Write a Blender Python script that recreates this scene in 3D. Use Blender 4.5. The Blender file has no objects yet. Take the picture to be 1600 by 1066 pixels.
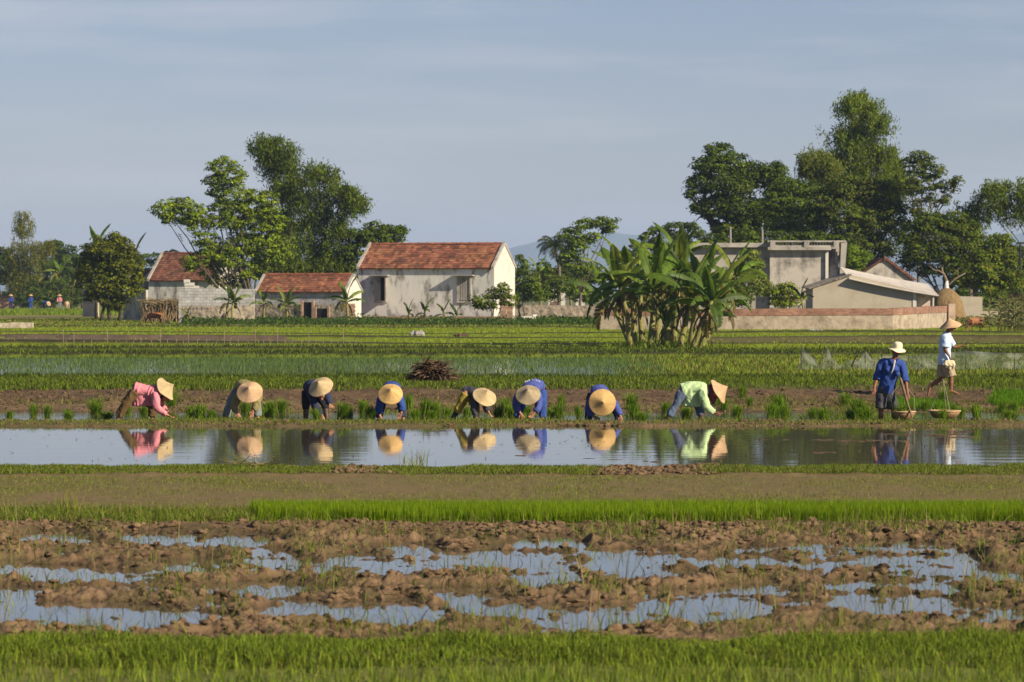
import bpy, bmesh, math, random
import numpy as np
from mathutils import Vector, Matrix
random.seed(7)
RNG = np.random.default_rng(11)
S = bpy.context.scene
COL = S.collection
R = math.radians

# ------------------------------------------------------------ camera
CAM_H, F, YH = 2.55, 6000.0, 452.0           # height, focal length in photo pixels, horizon row
cd = bpy.data.cameras.new('camera'); cam = bpy.data.objects.new('camera', cd); COL.objects.link(cam)
cam.location = (0, 0, CAM_H); cam.rotation_euler = (R(90), 0, 0)
cd.sensor_width = 36.0; cd.lens = 36.0 * F / 1600.0
cd.shift_y = -(533.0 - YH) / 1600.0
cd.clip_start = 0.5; cd.clip_end = 20000.0
cd.dof.use_dof = True; cd.dof.focus_distance = 76.0; cd.dof.aperture_fstop = 6.3
S.camera = cam
# ------------------------------------------------------------ sky and sun
SUN_EL, SUN_AZ = 29.0, 123.0                  # azimuth clockwise from +Y
w = bpy.data.worlds.new('World'); S.world = w; w.use_nodes = True
nt = w.node_tree; nt.nodes.clear()
sky = nt.nodes.new('ShaderNodeTexSky'); sky.sky_type = 'NISHITA'; sky.sun_disc = False
sky.sun_elevation = R(SUN_EL); sky.sun_rotation = R(SUN_AZ)
sky.air_density = 1.0; sky.dust_density = 0.0; sky.ozone_density = 5.0; sky.altitude = 0
bgn = nt.nodes.new('ShaderNodeBackground'); bgn.inputs[1].default_value = 0.052
hs = nt.nodes.new('ShaderNodeMixRGB'); hs.blend_type = 'MULTIPLY'; hs.inputs[0].default_value = 1; hs.inputs[2].default_value = (.955, .82, .91, 1)
# thin high cloud streaks
tc = nt.nodes.new('ShaderNodeTexCoord'); mp = nt.nodes.new('ShaderNodeMapping')
mp.inputs['Scale'].default_value = (5.0, 5.0, 46.0); mp.inputs['Rotation'].default_value = (0.0, R(4), 0.0)
nz = nt.nodes.new('ShaderNodeTexNoise'); nz.inputs['Scale'].default_value = 1.4; nz.inputs['Detail'].default_value = 7
nz.inputs['Roughness'].default_value = 0.55
rp = nt.nodes.new('ShaderNodeValToRGB'); rp.color_ramp.elements[0].position = .46; rp.color_ramp.elements[1].position = .78
rp.color_ramp.elements[0].color = (0, 0, 0, 1); rp.color_ramp.elements[1].color = (.7, .7, .7, 1)
mx = nt.nodes.new('ShaderNodeMixRGB'); mx.inputs[2].default_value = (7.6, 7.5, 7.7, 1)
ou = nt.nodes.new('ShaderNodeOutputWorld')
L = nt.links.new
L(tc.outputs['Generated'], mp.inputs[0]); L(mp.outputs[0], nz.inputs['Vector']); L(nz.outputs['Fac'], rp.inputs[0])
L(sky.outputs[0], hs.inputs[1]); L(hs.outputs[0], mx.inputs[1]); L(rp.outputs[0], mx.inputs[0])
L(mx.outputs[0], bgn.inputs[0]); L(bgn.outputs[0], ou.inputs[0])
sd = bpy.data.lights.new('sun', 'SUN'); sun = bpy.data.objects.new('sun', sd); COL.objects.link(sun)
sd.energy = 5.0; sd.angle = R(0.5); sd.color = (1.0, 0.85, 0.63)
SUNV = Vector((math.sin(R(SUN_AZ)) * math.cos(R(SUN_EL)), math.cos(R(SUN_AZ)) * math.cos(R(SUN_EL)), math.sin(R(SUN_EL))))
sun.rotation_euler = SUNV.to_track_quat('Z', 'Y').to_euler()
S.view_settings.view_transform = 'Standard'; S.view_settings.look = 'None'
S.view_settings.exposure = 0.78; S.view_settings.gamma = 1.0
S.cycles.max_bounces = 6; S.cycles.transparent_max_bounces = 12; S.cycles.volume_bounces = 0

# ------------------------------------------------------------ helpers
def W(px, py, d):                              # a photo pixel at distance d -> world
    return Vector(((px - 800.0) * d / F, d, CAM_H - (py - YH) * d / F))
def X(px, d): return (px - 800.0) * d / F
def Z(py, d): return CAM_H - (py - YH) * d / F

def hsh(ix, iy, iz, seed):
    n = (ix * 374761393 + iy * 668265263 + iz * 2147483647 + seed * 1274126177) & 0xffffffff
    n = ((n ^ (n >> 13)) * 1274126177) & 0xffffffff
    return ((n ^ (n >> 16)) & 0xffff) / 65535.0
def noise3(x, y, z, seed=0):                   # value noise -1..1
    x = np.asarray(x, float); y = np.asarray(y, float) + 0 * x; z = np.asarray(z, float) + 0 * x
    xi = np.floor(x).astype(np.int64); yi = np.floor(y).astype(np.int64); zi = np.floor(z).astype(np.int64)
    fx, fy, fz = x - xi, y - yi, z - zi
    fx = fx * fx * (3 - 2 * fx); fy = fy * fy * (3 - 2 * fy); fz = fz * fz * (3 - 2 * fz)
    r = 0
    for a in (0, 1):
        for b in (0, 1):
            for c in (0, 1):
                r = r + hsh(xi + a, yi + b, zi + c, seed) * (fx if a else 1 - fx) * (fy if b else 1 - fy) * (fz if c else 1 - fz)
    return r * 2 - 1
def noise2(x, y, seed=0):
    x = np.asarray(x, float); y = np.asarray(y, float) + 0 * x
    x, y = x * .8 + y * .6, y * .8 - x * .6
    xi = np.floor(x).astype(np.int64); yi = np.floor(y).astype(np.int64)
    fx, fy = x - xi, y - yi
    fx = fx * fx * (3 - 2 * fx); fy = fy * fy * (3 - 2 * fy)
    h = lambda a, b: hsh(xi + a, yi + b, 0, seed)
    return 2 * ((h(0, 0) * (1 - fx) + h(1, 0) * fx) * (1 - fy) + (h(0, 1) * (1 - fx) + h(1, 1) * fx) * fy) - 1
def fbm(x, y, o=4, seed=0):
    r = 0; a = 1.0; t = 0
    for i in range(o):
        r = r + a * noise2(x * 2 ** i + 17 * i, y * 2 ** i - 9 * i, seed + i); t += a; a *= .5
    return r / t
def billow(x, y, o=4, seed=0):
    r = 0; a = 1.0; t = 0
    for i in range(o):
        r = r + a * (1 - np.abs(noise2(x * 2 ** i + 17 * i, y * 2 ** i - 9 * i, seed + i)) * 2); t += a; a *= .55
    return r / t

def tag(o, label=None, cat=None, group=None, kind=None):
    if label: o['label'] = label
    if cat: o['category'] = cat
    if group: o['group'] = group
    if kind: o['kind'] = kind
    return o
def empty(name, loc, label, cat, group=None, rz=0):
    o = bpy.data.objects.new(name, None); COL.objects.link(o); o.location = loc; o.rotation_euler = (0, 0, rz)
    o.empty_display_size = .1
    return tag(o, label, cat, group)
def np_mesh(name, V, Fs, mat, parent=None, smooth=False, col=None, origin=None):
    """V (N,3); Fs an (M,k) array or a list of such arrays or of tuples; V are world coordinates unless parent is given with origin"""
    V = np.asarray(V, dtype=np.float32).reshape(-1, 3)
    if origin is None and parent is not None: origin = tuple(parent.location)
    if origin is not None: V = V - np.asarray(origin, dtype=np.float32)
    if isinstance(Fs, np.ndarray): Fs = [Fs]
    if len(Fs) and not isinstance(Fs[0], np.ndarray):
        idx = np.array([i for f in Fs for i in f], dtype=np.int32); tot = np.array([len(f) for f in Fs], dtype=np.int32)
    else:
        idx = np.concatenate([f.reshape(-1) for f in Fs]).astype(np.int32)
        tot = np.concatenate([np.full(len(f), f.shape[1], dtype=np.int32) for f in Fs])
    me = bpy.data.meshes.new(name)
    me.vertices.add(len(V)); me.vertices.foreach_set('co', V.reshape(-1))
    me.loops.add(len(idx)); me.loops.foreach_set('vertex_index', idx)
    me.polygons.add(len(tot))
    st = np.concatenate([[0], np.cumsum(tot)[:-1]]).astype(np.int32)
    me.polygons.foreach_set('loop_start', st); me.polygons.foreach_set('loop_total', tot)
    me.polygons.foreach_set('use_smooth', np.full(len(tot), bool(smooth), dtype=bool))
    me.update(calc_edges=True)
    if col is not None:
        c = np.ones((len(V), 4), dtype=np.float32); col = np.asarray(col, dtype=np.float32); c[:, :col.shape[1]] = col
        at = me.color_attributes.new('col', 'FLOAT_COLOR', 'POINT'); at.data.foreach_set('color', c.reshape(-1))
    if mat: me.materials.append(mat)
    o = bpy.data.objects.new(name, me); COL.objects.link(o)
    if parent is not None: o.parent = parent
    elif origin is not None: o.location = origin
    return o
class MB:
    def __init__(s): s.v = []; s.f = []; s.c = []; s.n = 0
    def add(s, V, Fs, c=(1, 1, 1)):
        V = np.asarray(V, float).reshape(-1, 3)
        s.v.append(V); s.c.append(np.tile(np.asarray(c, float)[:3], (len(V), 1)) if np.ndim(c) == 1 else np.asarray(c))
        for f in Fs: s.f.append(tuple(int(i) + s.n for i in f))
        s.n += len(V); return s
    def box(s, c, sx, sy, sz, rz=0, col=(1, 1, 1)):     # centre, full sizes
        V = np.array([[x, y, z] for x in (-.5, .5) for y in (-.5, .5) for z in (-.5, .5)]) * (sx, sy, sz)
        co, si = math.cos(rz), math.sin(rz)
        V = np.stack([V[:, 0] * co - V[:, 1] * si, V[:, 0] * si + V[:, 1] * co, V[:, 2]], 1) + np.array(c, float)
        return s.add(V, [(0, 1, 3, 2), (4, 6, 7, 5), (0, 4, 5, 1), (2, 3, 7, 6), (0, 2, 6, 4), (1, 5, 7, 3)], col)
    def hexa(s, b, t, col=(1, 1, 1)):                   # bottom quad, top quad
        return s.add(list(b) + list(t), [(3, 2, 1, 0), (4, 5, 6, 7), (0, 1, 5, 4), (1, 2, 6, 5), (2, 3, 7, 6), (3, 0, 4, 7)], col)
    def tube(s, pts, rad, n=8, side=None, cap=True, col=(1, 1, 1)):
        V, Fs = tube(pts, rad, n, side, cap); return s.add(V, Fs, col)
    def build(s, name, mat, parent=None, smooth=False, origin=None):
        return np_mesh(name, np.concatenate(s.v), s.f, mat, parent, smooth, np.concatenate(s.c), origin)
def tube(pts, rad, n=8, side=None, cap=True):
    """swept tube; rad: radius or (r_side, r_other) per point; rounded ends"""
    P = [np.array(p, float) for p in pts]
    Rd = [(r, r) if np.ndim(r) == 0 else tuple(r) for r in (rad if np.ndim(rad) else [rad] * len(P))]
    if cap == 'round':
        d0 = P[0] - P[1]; d0 /= np.linalg.norm(d0) + 1e-9; d1 = P[-1] - P[-2]; d1 /= np.linalg.norm(d1) + 1e-9
        r0, r1 = Rd[0], Rd[-1]; m0, m1 = min(r0), min(r1)
        P = [P[0] + d0 * m0 * .95, P[0] + d0 * m0 * .6] + P + [P[-1] + d1 * m1 * .6, P[-1] + d1 * m1 * .95]
        Rd = [(r0[0] * .3, r0[1] * .3), (r0[0] * .78, r0[1] * .78)] + Rd + [(r1[0] * .78, r1[1] * .78), (r1[0] * .3, r1[1] * .3)]
    V = []; prev = None
    a = np.linspace(0, 2 * math.pi, n, endpoint=False)
    for i, p in enumerate(P):
        t = (P[min(i + 1, len(P) - 1)] - P[max(i - 1, 0)]); t = t / (np.linalg.norm(t) + 1e-9)
        sd_ = np.array(side, float) if side is not None else (prev if prev is not None else (np.array([1., 0, 0]) if abs(t[0]) < .8 else np.array([0, 1., 0])))
        u = sd_ - t * sd_.dot(t); u /= np.linalg.norm(u) + 1e-9; v = np.cross(t, u); prev = u
        V.append(p + np.outer(np.cos(a) * Rd[i][0], u) + np.outer(np.sin(a) * Rd[i][1], v))
    m = len(P); V = np.concatenate(V); Fs = []
    for i in range(m - 1):
        for j in range(n):
            k = (j + 1) % n
            Fs.append((i * n + j, i * n + k, (i + 1) * n + k, (i + 1) * n + j))
    if cap:
        Fs.append(tuple(range(n - 1, -1, -1))); Fs.append(tuple((m - 1) * n + j for j in range(n)))
    return V, Fs
def revolve(prof, n=32, closed=False):
    V = []; a = np.linspace(0, 2 * math.pi, n, endpoint=False)
    for r, z in prof: V.append(np.stack([r * np.cos(a), r * np.sin(a), np.full(n, z)], 1))
    Fs = [(i * n + j, i * n + (j + 1) % n, (i + 1) * n + (j + 1) % n, (i + 1) * n + j) for i in range(len(prof) - 1) for j in range(n)]
    return np.concatenate(V), Fs

# ------------------------------------------------------------ materials
def mat(name, base=(.5, .5, .5), rough=.8, attr=False, nscale=0, namt=0, bump=0, bscale=0, transl=0, spec=.3, dark=None, dscale=1, dpos=(.5, .7), stretch=(1, 1, 1), bdist=.01):
    m = bpy.data.materials.new(name); m.use_nodes = True; t = m.node_tree; t.nodes.clear(); N = t.nodes.new; K = t.links.new
    out = N('ShaderNodeOutputMaterial'); p = N('ShaderNodeBsdfPrincipled')
    p.inputs['Base Color'].default_value = (*base, 1); p.inputs['Roughness'].default_value = rough
    p.inputs['Specular IOR Level'].default_value = spec
    co = N('ShaderNodeTexCoord'); mp_ = N('ShaderNodeMapping'); mp_.inputs['Scale'].default_value = stretch
    K(co.outputs['Object'], mp_.inputs[0])
    cur = None
    if attr:
        at = N('ShaderNodeAttribute'); at.attribute_name = 'col'
        mm = N('ShaderNodeMixRGB'); mm.blend_type = 'MULTIPLY'; mm.inputs[0].default_value = 1; mm.inputs[2].default_value = (*base, 1)
        K(at.outputs['Color'], mm.inputs[1]); cur = mm.outputs[0]
    if namt:
        n1 = N('ShaderNodeTexNoise'); n1.inputs['Scale'].default_value = nscale; n1.inputs['Detail'].default_value = 6
        K(mp_.outputs[0], n1.inputs['Vector'])
        mr = N('ShaderNodeMapRange'); mr.inputs[1].default_value = .25; mr.inputs[2].default_value = .75
        mr.inputs[3].default_value = 1 - namt; mr.inputs[4].default_value = 1 + namt; K(n1.outputs['Fac'], mr.inputs[0])
        m2 = N('ShaderNodeMixRGB'); m2.blend_type = 'MULTIPLY'; m2.inputs[0].default_value = 1
        if cur: K(cur, m2.inputs[1])
        else: m2.inputs[1].default_value = (*base, 1)
        K(mr.outputs[0], m2.inputs[2]); cur = m2.outputs[0]
    if dark:
        n2 = N('ShaderNodeTexNoise'); n2.inputs['Scale'].default_value = dscale; n2.inputs['Detail'].default_value = 8; n2.inputs['Roughness'].default_value = .62
        K(mp_.outputs[0], n2.inputs['Vector'])
        r2 = N('ShaderNodeValToRGB'); r2.color_ramp.elements[0].position = dpos[0]; r2.color_ramp.elements[1].position = dpos[1]
        K(n2.outputs['Fac'], r2.inputs[0])
        m3 = N('ShaderNodeMixRGB'); m3.inputs[2].default_value = (*dark, 1)
        if cur: K(cur, m3.inputs[1])
        else: m3.inputs[1].default_value = (*base, 1)
        K(r2.outputs[0], m3.inputs[0]); cur = m3.outputs[0]
    if cur: K(cur, p.inputs['Base Color'])
    if bump:
        n3 = N('ShaderNodeTexNoise'); n3.inputs['Scale'].default_value = bscale; n3.inputs['Detail'].default_value = 8
        K(mp_.outputs[0], n3.inputs['Vector'])
        b = N('ShaderNodeBump'); b.inputs['Strength'].default_value = bump; b.inputs['Distance'].default_value = bdist
        K(n3.outputs['Fac'], b.inputs['Height']); K(b.outputs[0], p.inputs['Normal'])
    if transl:
        tr = N('ShaderNodeBsdfTranslucent'); ms = N('ShaderNodeMixShader'); ms.inputs[0].default_value = transl
        tr.inputs[0].default_value = (*base, 1)
        if cur: K(cur, tr.inputs[0])
        K(p.outputs[0], ms.inputs[1]); K(tr.outputs[0], ms.inputs[2]); K(ms.outputs[0], out.inputs[0])
    else: K(p.outputs[0], out.inputs[0])
    return m
M_grass = mat('grass_blade', rough=.65, attr=True, transl=.42, spec=.12)
M_leaf = mat('leaf', rough=.65, attr=True, transl=.38, spec=.12)
M_banana = mat('banana_leaf', rough=.5, attr=True, transl=.45, spec=.25, nscale=3, namt=.12)
M_bark = mat('bark', rough=.9, attr=True, nscale=6, namt=.3, bump=.5, bscale=8, bdist=.03)
M_mud = mat('mud', rough=.8, attr=True, nscale=9, namt=.25, bump=.9, bscale=22, bdist=.025, spec=.10)
M_twig = mat('dry_twig', rough=.9, attr=True, spec=.1)
# ------------------------------------------------------------ ground relief
KD = [(18, -.03), (25.5, -.01), (26.0, .045), (27.0, .055), (27.5, .02), (40.2, .02), (40.6, .04), (41.1, .045), (41.4, .033), (43.1, .035), (43.3, .03),
      (51.8, .03), (52.1, .055), (53.5, .07), (54.2, .0), (54.7, -.15), (71.0, -.15), (71.6, .02), (72.0, .035), (73.2, .04), (73.7, .0), (74.2, -.05), (79.0, -.05), (80.4, .03), (83.2, .05), (83.8, .10), (85.9, .26), (87.0, .31), (96, .31), (97.2, .28), (98.2, .13), (133.5, .13), (134.6, .27),
      (137, .29), (138.5, .18), (146, .18), (146.6, .30), (148.5, .30), (149.5, .17), (164, .17), (164.8, .33), (167, .33), (168, .17), (186, .17),
      (186.8, .30), (188.5, .30), (189, .17), (206, .18), (206.8, .30), (209, .30), (210, .19), (237, .19), (238, .32), (241, .32), (243, .2), (600, .2), (9000, .2)]
KX = np.array([k[0] for k in KD], float); KZ = np.array([k[1] for k in KD], float)
ROUGH = [(18, .004), (25.8, .015), (27.4, .02), (40.5, .035), (41.8, .03), (42.1, .003), (43.4, .004), (51.9, .004), (52.2, .03), (54.2, .03), (54.5, .0),
         (70.6, .0), (71, .02), (73.4, .03), (74, .012), (79, .02), (80.5, .045), (83, .05), (87, .05), (97, .03), (98.4, .06), (99, .01), (133, .01), (134.5, .05), (138, .05), (139, .01), (9000, .02)]
RX = np.array([k[0] for k in ROUGH], float); RZ = np.array([k[1] for k in ROUGH], float)
PUD = [  # puddles of the ploughed field in photo pixels: x, y, rx, ry
 (90,838,60,7),(270,836,75,10),(355,845,60,8),(30,892,60,6),(115,898,70,7),(300,888,60,7),(420,880,40,10),(480,888,60,6),(60,965,85,12),(190,968,120,13),(330,945,30,5),
 (420,925,60,7),(470,958,70,9),(580,960,95,12),(620,945,40,6),(660,886,75,8),(560,878,40,6),(640,860,40,5),(740,870,60,5),(760,880,70,8),(850,852,60,4),(860,895,60,14),(900,880,90,9),(990,878,90,8),
 (960,958,110,9),(790,955,70,8),(900,972,60,7),(1060,935,60,7),(1140,938,60,8),(1180,925,50,8),(1190,950,70,7),(1110,965,50,8),(1010,900,60,6),(1270,865,90,12),(1380,860,110,12),
 (1330,885,100,10),(1250,880,60,9),(1470,888,60,14),(1440,870,60,8),(1350,925,60,8),(1420,912,70,8),(1560,862,60,6),(1500,935,60,6),(1480,962,100,10),(1560,965,70,10),(1380,950,60,9),(1290,945,70,8),
 (1120,880,70,7),(1180,890,60,7),(30,930,50,5),(200,905,40,4),(560,905,40,4),(720,935,50,5),(1570,905,50,5),
 (-120,890,80,10),(-150,960,90,12),(1720,880,90,10),(1750,950,90,12)]
def warp(x, d):
    return d + (.018 * np.clip((d - 82) / 10, 0, 1) + .02 * np.clip((d - 145) / 30, 0, 1)) * d * (noise2(x * .045 + 3.3, d * .012, 9) + .3 * noise2(x * .16, d * .03, 10)) + .0075 * d * noise2(x * .12, d * .02, 5) * np.clip((d - 60) / 40, .35, 1) + .0042 * d * noise2(x * .7, d * .1, 6) + .002 * d * noise2(x * 2.3, d * .2, 7)
def gz(x, d):
    x = np.asarray(x, float); d = np.asarray(d, float) + 0 * x
    dw = warp(x, d); z = np.interp(dw, KX, KZ); r = np.interp(dw, RX, RZ)
    z = np.where(dw > 140, np.minimum(z, .2) + np.maximum(z - .2, 0) * np.clip(.75 + 1.3 * noise2(x * .06, d * .05, 12), .1, 1.3), z)
    z = z + r * (1.1 * billow(x * 2.1, d * 2.1, 3, 40) - .1 + .7 * fbm(x * .5, d * .4, 2, 50))
    pp = (dw > 56.5) & (dw < 70); isl = np.clip((fbm(x * .9, d * 1.1, 3, 121) + .12 * np.clip((800 + x * F / d - 1100) / 300, -1.5, 1) - .34) * 4, 0, 1); z = np.where(pp, z + isl * (.152 + .02 * fbm(x * 6, d * 5, 2, 122)), z)
    # clods along the bare piece of the near water bund
    m = np.exp(-(((x - X(1015, 53)) / 1.0) ** 4)) + np.exp(-(((x - X(560, 53)) / .45) ** 4))
    z = z + np.where((dw > 52.3) & (dw < 54), m * .02 * np.maximum(0, billow(x * 5, d * 3, 2, 60)), 0)
    mf = np.clip((dw - 27.4) / .5, 0, 1) * np.clip((40.8 - dw) / .5, 0, 1)
    if np.any(mf > 0):
        px = 800 + x * F / d; py = YH + F * CAM_H / d
        wob = 8 * noise2(x * 2.2, d * 2.2, 71); E = np.zeros_like(z)
        for (ex, ey, rx, ry) in PUD:
            q = ((px + wob * 3 - ex) / (rx * 1.2)) ** 2 + ((py + wob * .25 + 4 - ey - (3 if ex < 1050 or ey > 900 else 0)) / (ry * (1.9 if ex > 1050 and ey > 900 else 1.15 if ex > 1050 else 1.75 if ey > 930 else 2.1))) ** 2
            E = np.maximum(E, np.clip(1.6 - q, 0, 1))
        stk = fbm(x * .55 + .5 * noise2(x * .3, d, 5), d * 2.1, 3, 66); E = np.maximum(E, np.clip((stk - .10 + .1 * noise2(x * .2, d * .2, 67)) * 6, 0, 1))
        big = fbm(x * .8, d * .8, 3, 80)
        cl = np.clip(billow(x * 1.7, d * 2.0, 2, 90), -.5, 1)
        cl2 = np.clip(billow(x * 4.6, d * 4.2, 3, 95), -.4, 1)
        fine = fbm(x * 16, d * 12, 3, 99)
        hum = -.012 + .045 * big + .05 * np.clip(cl, 0, 1) * (.4 + .6 * np.clip(cl2 + .4, 0, 1)) + .034 * cl2 + .02 * fine + .022 * np.maximum(0, billow(x * 9, d * 7, 2, 98))
        z = z + mf * (np.where(E > 0, hum * (1 - E) - .098 * E + E * ((.07 + .014 * (px > 1010)) * cl2 + (.045 + .035 * (px > 1010)) * fbm(x * 2.0, d * 2.2, 2, 97)), hum) )
    return z
def fan_rows(lo, hi, step): return list(np.arange(lo, hi, step))
us = np.concatenate([np.linspace(-.36, -.155, 50)[:-1], np.linspace(-.155, .155, 1000), np.linspace(.155, .36, 50)[1:]])
def ground_piece(name, lo, hi, step, color, end=True, ucols=us):
    ds = np.array(fan_rows(lo, hi, step) + [hi]); 
    if ds[-1] - ds[-2] < 1e-6: ds = ds[:-1]
    D, U = np.meshgrid(ds, ucols, indexing='ij'); Xw = D * U
    Zw = gz(Xw, D)
    V = np.stack([Xw, D, Zw], -1).reshape(-1, 3); n = len(ucols); m = len(ds)
    i = np.arange(m - 1)[:, None] * n + np.arange(n - 1)[None, :]; i = i.reshape(-1)
    Fq = np.stack([i, i + 1, i + n + 1, i + n], 1)
    c = color(Xw.reshape(-1), D.reshape(-1), Zw.reshape(-1))
    o = np_mesh(name, V, Fq, M_mud, None, True, c)
    return tag(o, kind='structure')
def mixc(a, b, t): t = np.clip(np.asarray(t), 0, 1)[:, None]; return np.asarray(a)[None, :] * (1 - t) + np.asarray(b)[None, :] * t
MUD = (.31, .205, .118); MUDW = (.12, .080, .045); DRY = (.33, .235, .135); GRN = (.085, .125, .022); OLV = (.13, .13, .04)
def c_mud(x, d, z):
    wet = np.clip(1 - (z - .0) / .05, 0, 1)
    c = mixc(MUD, MUDW, wet * .75); t = np.clip(fbm(x * 3.5, d * 3, 3, 37) * 1.4, 0, .5)[:, None]; c = c * (1 - t) + np.array((.13, .12, .05)) * t; return c * (1 + .28 * fbm(x * 2, d * 2, 4, 3))[:, None]
def c_bund(x, d, z):
    return mixc(MUD, GRN, .35 + .5 * fbm(x * 1.5, d, 3, 9)) * (1 + .15 * fbm(x * 3, d * 3, 3, 3))[:, None]
def c_fore(x, d, z): return mixc((.27, .26, .08), (.20, .27, .05), .5 + .5 * fbm(x, d, 3, 2))
def c_bed(x, d, z):
    t = .35 + .55 * fbm(x * .7, d * .5, 4, 31) + .25 * fbm(x * 4, d * 1.2, 2, 33)
    return mixc((.31, .225, .105), (.22, .23, .055), t) * (1 + .1 * fbm(x * 9, d * 3, 2, 35))[:, None]
def c_bank(x, d, z):
    dw = warp(x, d)
    top = np.clip((dw - 86.0) / .8, 0, 1) * np.clip(.75 + .6 * fbm(x * .5, d * .5, 3, 8), 0, 1)
    c = mixc((.205, .135, .080), (.17, .18, .045), top)
    c = c * (1 + .25 * fbm(x * 3, d * 3, 4, 3))[:, None]
    return c
def c_far(x, d, z):
    dw = warp(x, d); h = z - np.interp(dw, KX, np.minimum(KZ, .2))
    px = 800 + x * F / d
    c = mixc((.24, .34, .022), (.33, .40, .030), .5 + .5 * fbm(x * .1, d * .06, 3, 21))
    ridge = np.clip((np.interp(dw, KX, KZ) - .2) / .08, 0, 1) * ((dw < 260))
    c2 = mixc((.055, .040, .024), (.10, .11, .03), .4 + .6 * fbm(x * .3, d * .3, 3, 22))
    c = c * (1 - ridge[:, None]) + c2 * ridge[:, None]
    br = ((dw > 168) & (dw < 187) & (px < 520 + 90 * noise2(x * .1, d * .15, 4))).astype(float)[:, None]
    c = c * (1 - br) + np.array((.24, .17, .12)) * br
    dry = (np.clip((dw - 242) / 6, 0, 1) * np.clip(.5 + 1.2 * fbm(x * .12, d * .12, 3, 24), 0, 1))[:, None]
    c = c * (1 - dry) + np.array((.34, .28, .12)) * dry
    br2 = ((dw > 168) & (dw < 187) & (px > 1080)).astype(float)[:, None] * .8
    c = c * (1 - br2) + np.array((.2, .15, .07)) * br2
    return c * (1 + .1 * fbm(x * 1.2, d * .6, 3, 23))[:, None]
ground_piece('rice_paddy', 20, 25.8, .08, c_fore)
ground_piece('grass_bund', 25.8, 27.5, .04, c_bund)
ground_piece('mud_field', 27.5, 42.0, .034, c_mud)
ground_piece('rice_bed', 42.0, 43.3, .1, c_bund)
ground_piece('seedling_bed', 43.3, 51.9, .08, c_bed)
ground_piece('earth_bund', 51.9, 54.7, .05, c_bund)
ground_piece('pond_bed', 54.7, 71.0, .12, c_mud)
ground_piece('paddy_bund', 71.0, 73.9, .06, c_bund)
ground_piece('planting_paddy', 73.9, 83.4, .08, c_mud)
ground_piece('mud_bank', 83.4, 98.4, .09, c_bank)
us2 = np.linspace(-.36, .36, 700)
ground_piece('flooded_paddy', 98.4, 133.4, .4, c_far, ucols=us2)
ground_piece('far_field', 133.4, 300, .3, c_far, ucols=us2)
ground_piece('distant_field', 300, 520, 3, c_far, ucols=np.linspace(-.5, .5, 200))
def plane(name, x0, x1, y0, y1, z, m, kind='structure'):
    o = np_mesh(name, [(x0, y0, z), (x1, y0, z), (x1, y1, z), (x0, y1, z)], [(0, 1, 2, 3)], m); return tag(o, kind=kind)
M_soil = mat('soil', (.12, .12, .045), .9, nscale=.02, namt=.3)
plane('ground', -9000, 9000, -60, 15500, -.25, M_soil)
# water
def water_mat(name, base, bump, sx, sy, rough, dist):
    m = bpy.data.materials.new(name); m.use_nodes = True; t = m.node_tree; p = t.nodes['Principled BSDF']
    p.inputs['Base Color'].default_value = (*base, 1); p.inputs['Roughness'].default_value = rough; p.inputs['IOR'].default_value = 1.33
    co = t.nodes.new('ShaderNodeTexCoord'); mp_ = t.nodes.new('ShaderNodeMapping'); mp_.inputs['Scale'].default_value = (sx, sy, 1)
    n = t.nodes.new('ShaderNodeTexNoise'); n.inputs['Scale'].default_value = 1; n.inputs['Detail'].default_value = 3
    b = t.nodes.new('ShaderNodeBump'); b.inputs['Strength'].default_value = bump; b.inputs['Distance'].default_value = dist
    K = t.links.new; K(co.outputs['Object'], mp_.inputs[0]); K(mp_.outputs[0], n.inputs['Vector']); K(n.outputs['Fac'], b.inputs['Height']); K(b.outputs[0], p.inputs['Normal'])
    return m
M_water = water_mat('still_water', (.075, .06, .04), .4, .35, 1.6, .03, .004)
M_water2 = water_mat('paddy_water', (.06, .055, .035), .3, 1.2, 3, .09, .01)
plane('pond_water', -30, 30, 53.6, 72.0, 0.0, M_water)
plane('puddle_water', -16, 16, 27.4, 41.0, 0.0, M_water)
plane('paddy_water', -32, 32, 73.2, 81.2, 0.0, M_water2)
plane('flood_water', -50, X(1040, 116), 95.0, 137.5, 0.165, M_water2)
# hills
hx = [(-900, 400), (-200, 402), (0, 404), (60, 398), (130, 402), (300, 400), (600, 398), (760, 394), (800, 388), (845, 377), (880, 372), (940, 362), (985, 366), (1060, 378), (1200, 385),
      (1350, 380), (1430, 374), (1480, 378), (1540, 371), (1575, 368), (1600, 363), (1680, 350), (1900, 360), (2600, 390)]
DH = 12500.0; cx = np.linspace(-900, 2600, 500); cy = np.interp(cx, [h[0] for h in hx], [h[1] for h in hx]) + 3 * fbm(cx * .02, cx * 0, 5, 77)
rows = []
for k, (dd, hh) in enumerate([(-1800, .0), (-1200, .22), (-700, .5), (-320, .8), (0, 1), (400, .8), (1400, .0)]):
    d = DH + dd; base = Z(cy, DH); xx = X(cx, DH) + 40 * noise2(cx * .008, cx * 0 + k * .4, 78)
    zz = base * hh * (1 + (.25 * fbm(cx * .03, cx * 0 + k * 3.3, 4, 79) if 0 < hh < 1 else 0)); rows.append(np.stack([xx, np.full_like(xx, d) + 120 * noise2(cx * .02, cx * 0 + k * .5, 80), zz], 1))
n = len(cx); V = np.concatenate(rows); i = (np.arange(6)[:, None] * n + np.arange(n - 1)[None, :]).reshape(-1)
M_hill = mat('hill_forest', (.045, .07, .03), .9, nscale=.01, namt=.35)
tag(np_mesh('hills', V, np.stack([i, i + 1, i + n + 1, i + n], 1), M_hill, None, True), kind='structure')

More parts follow.
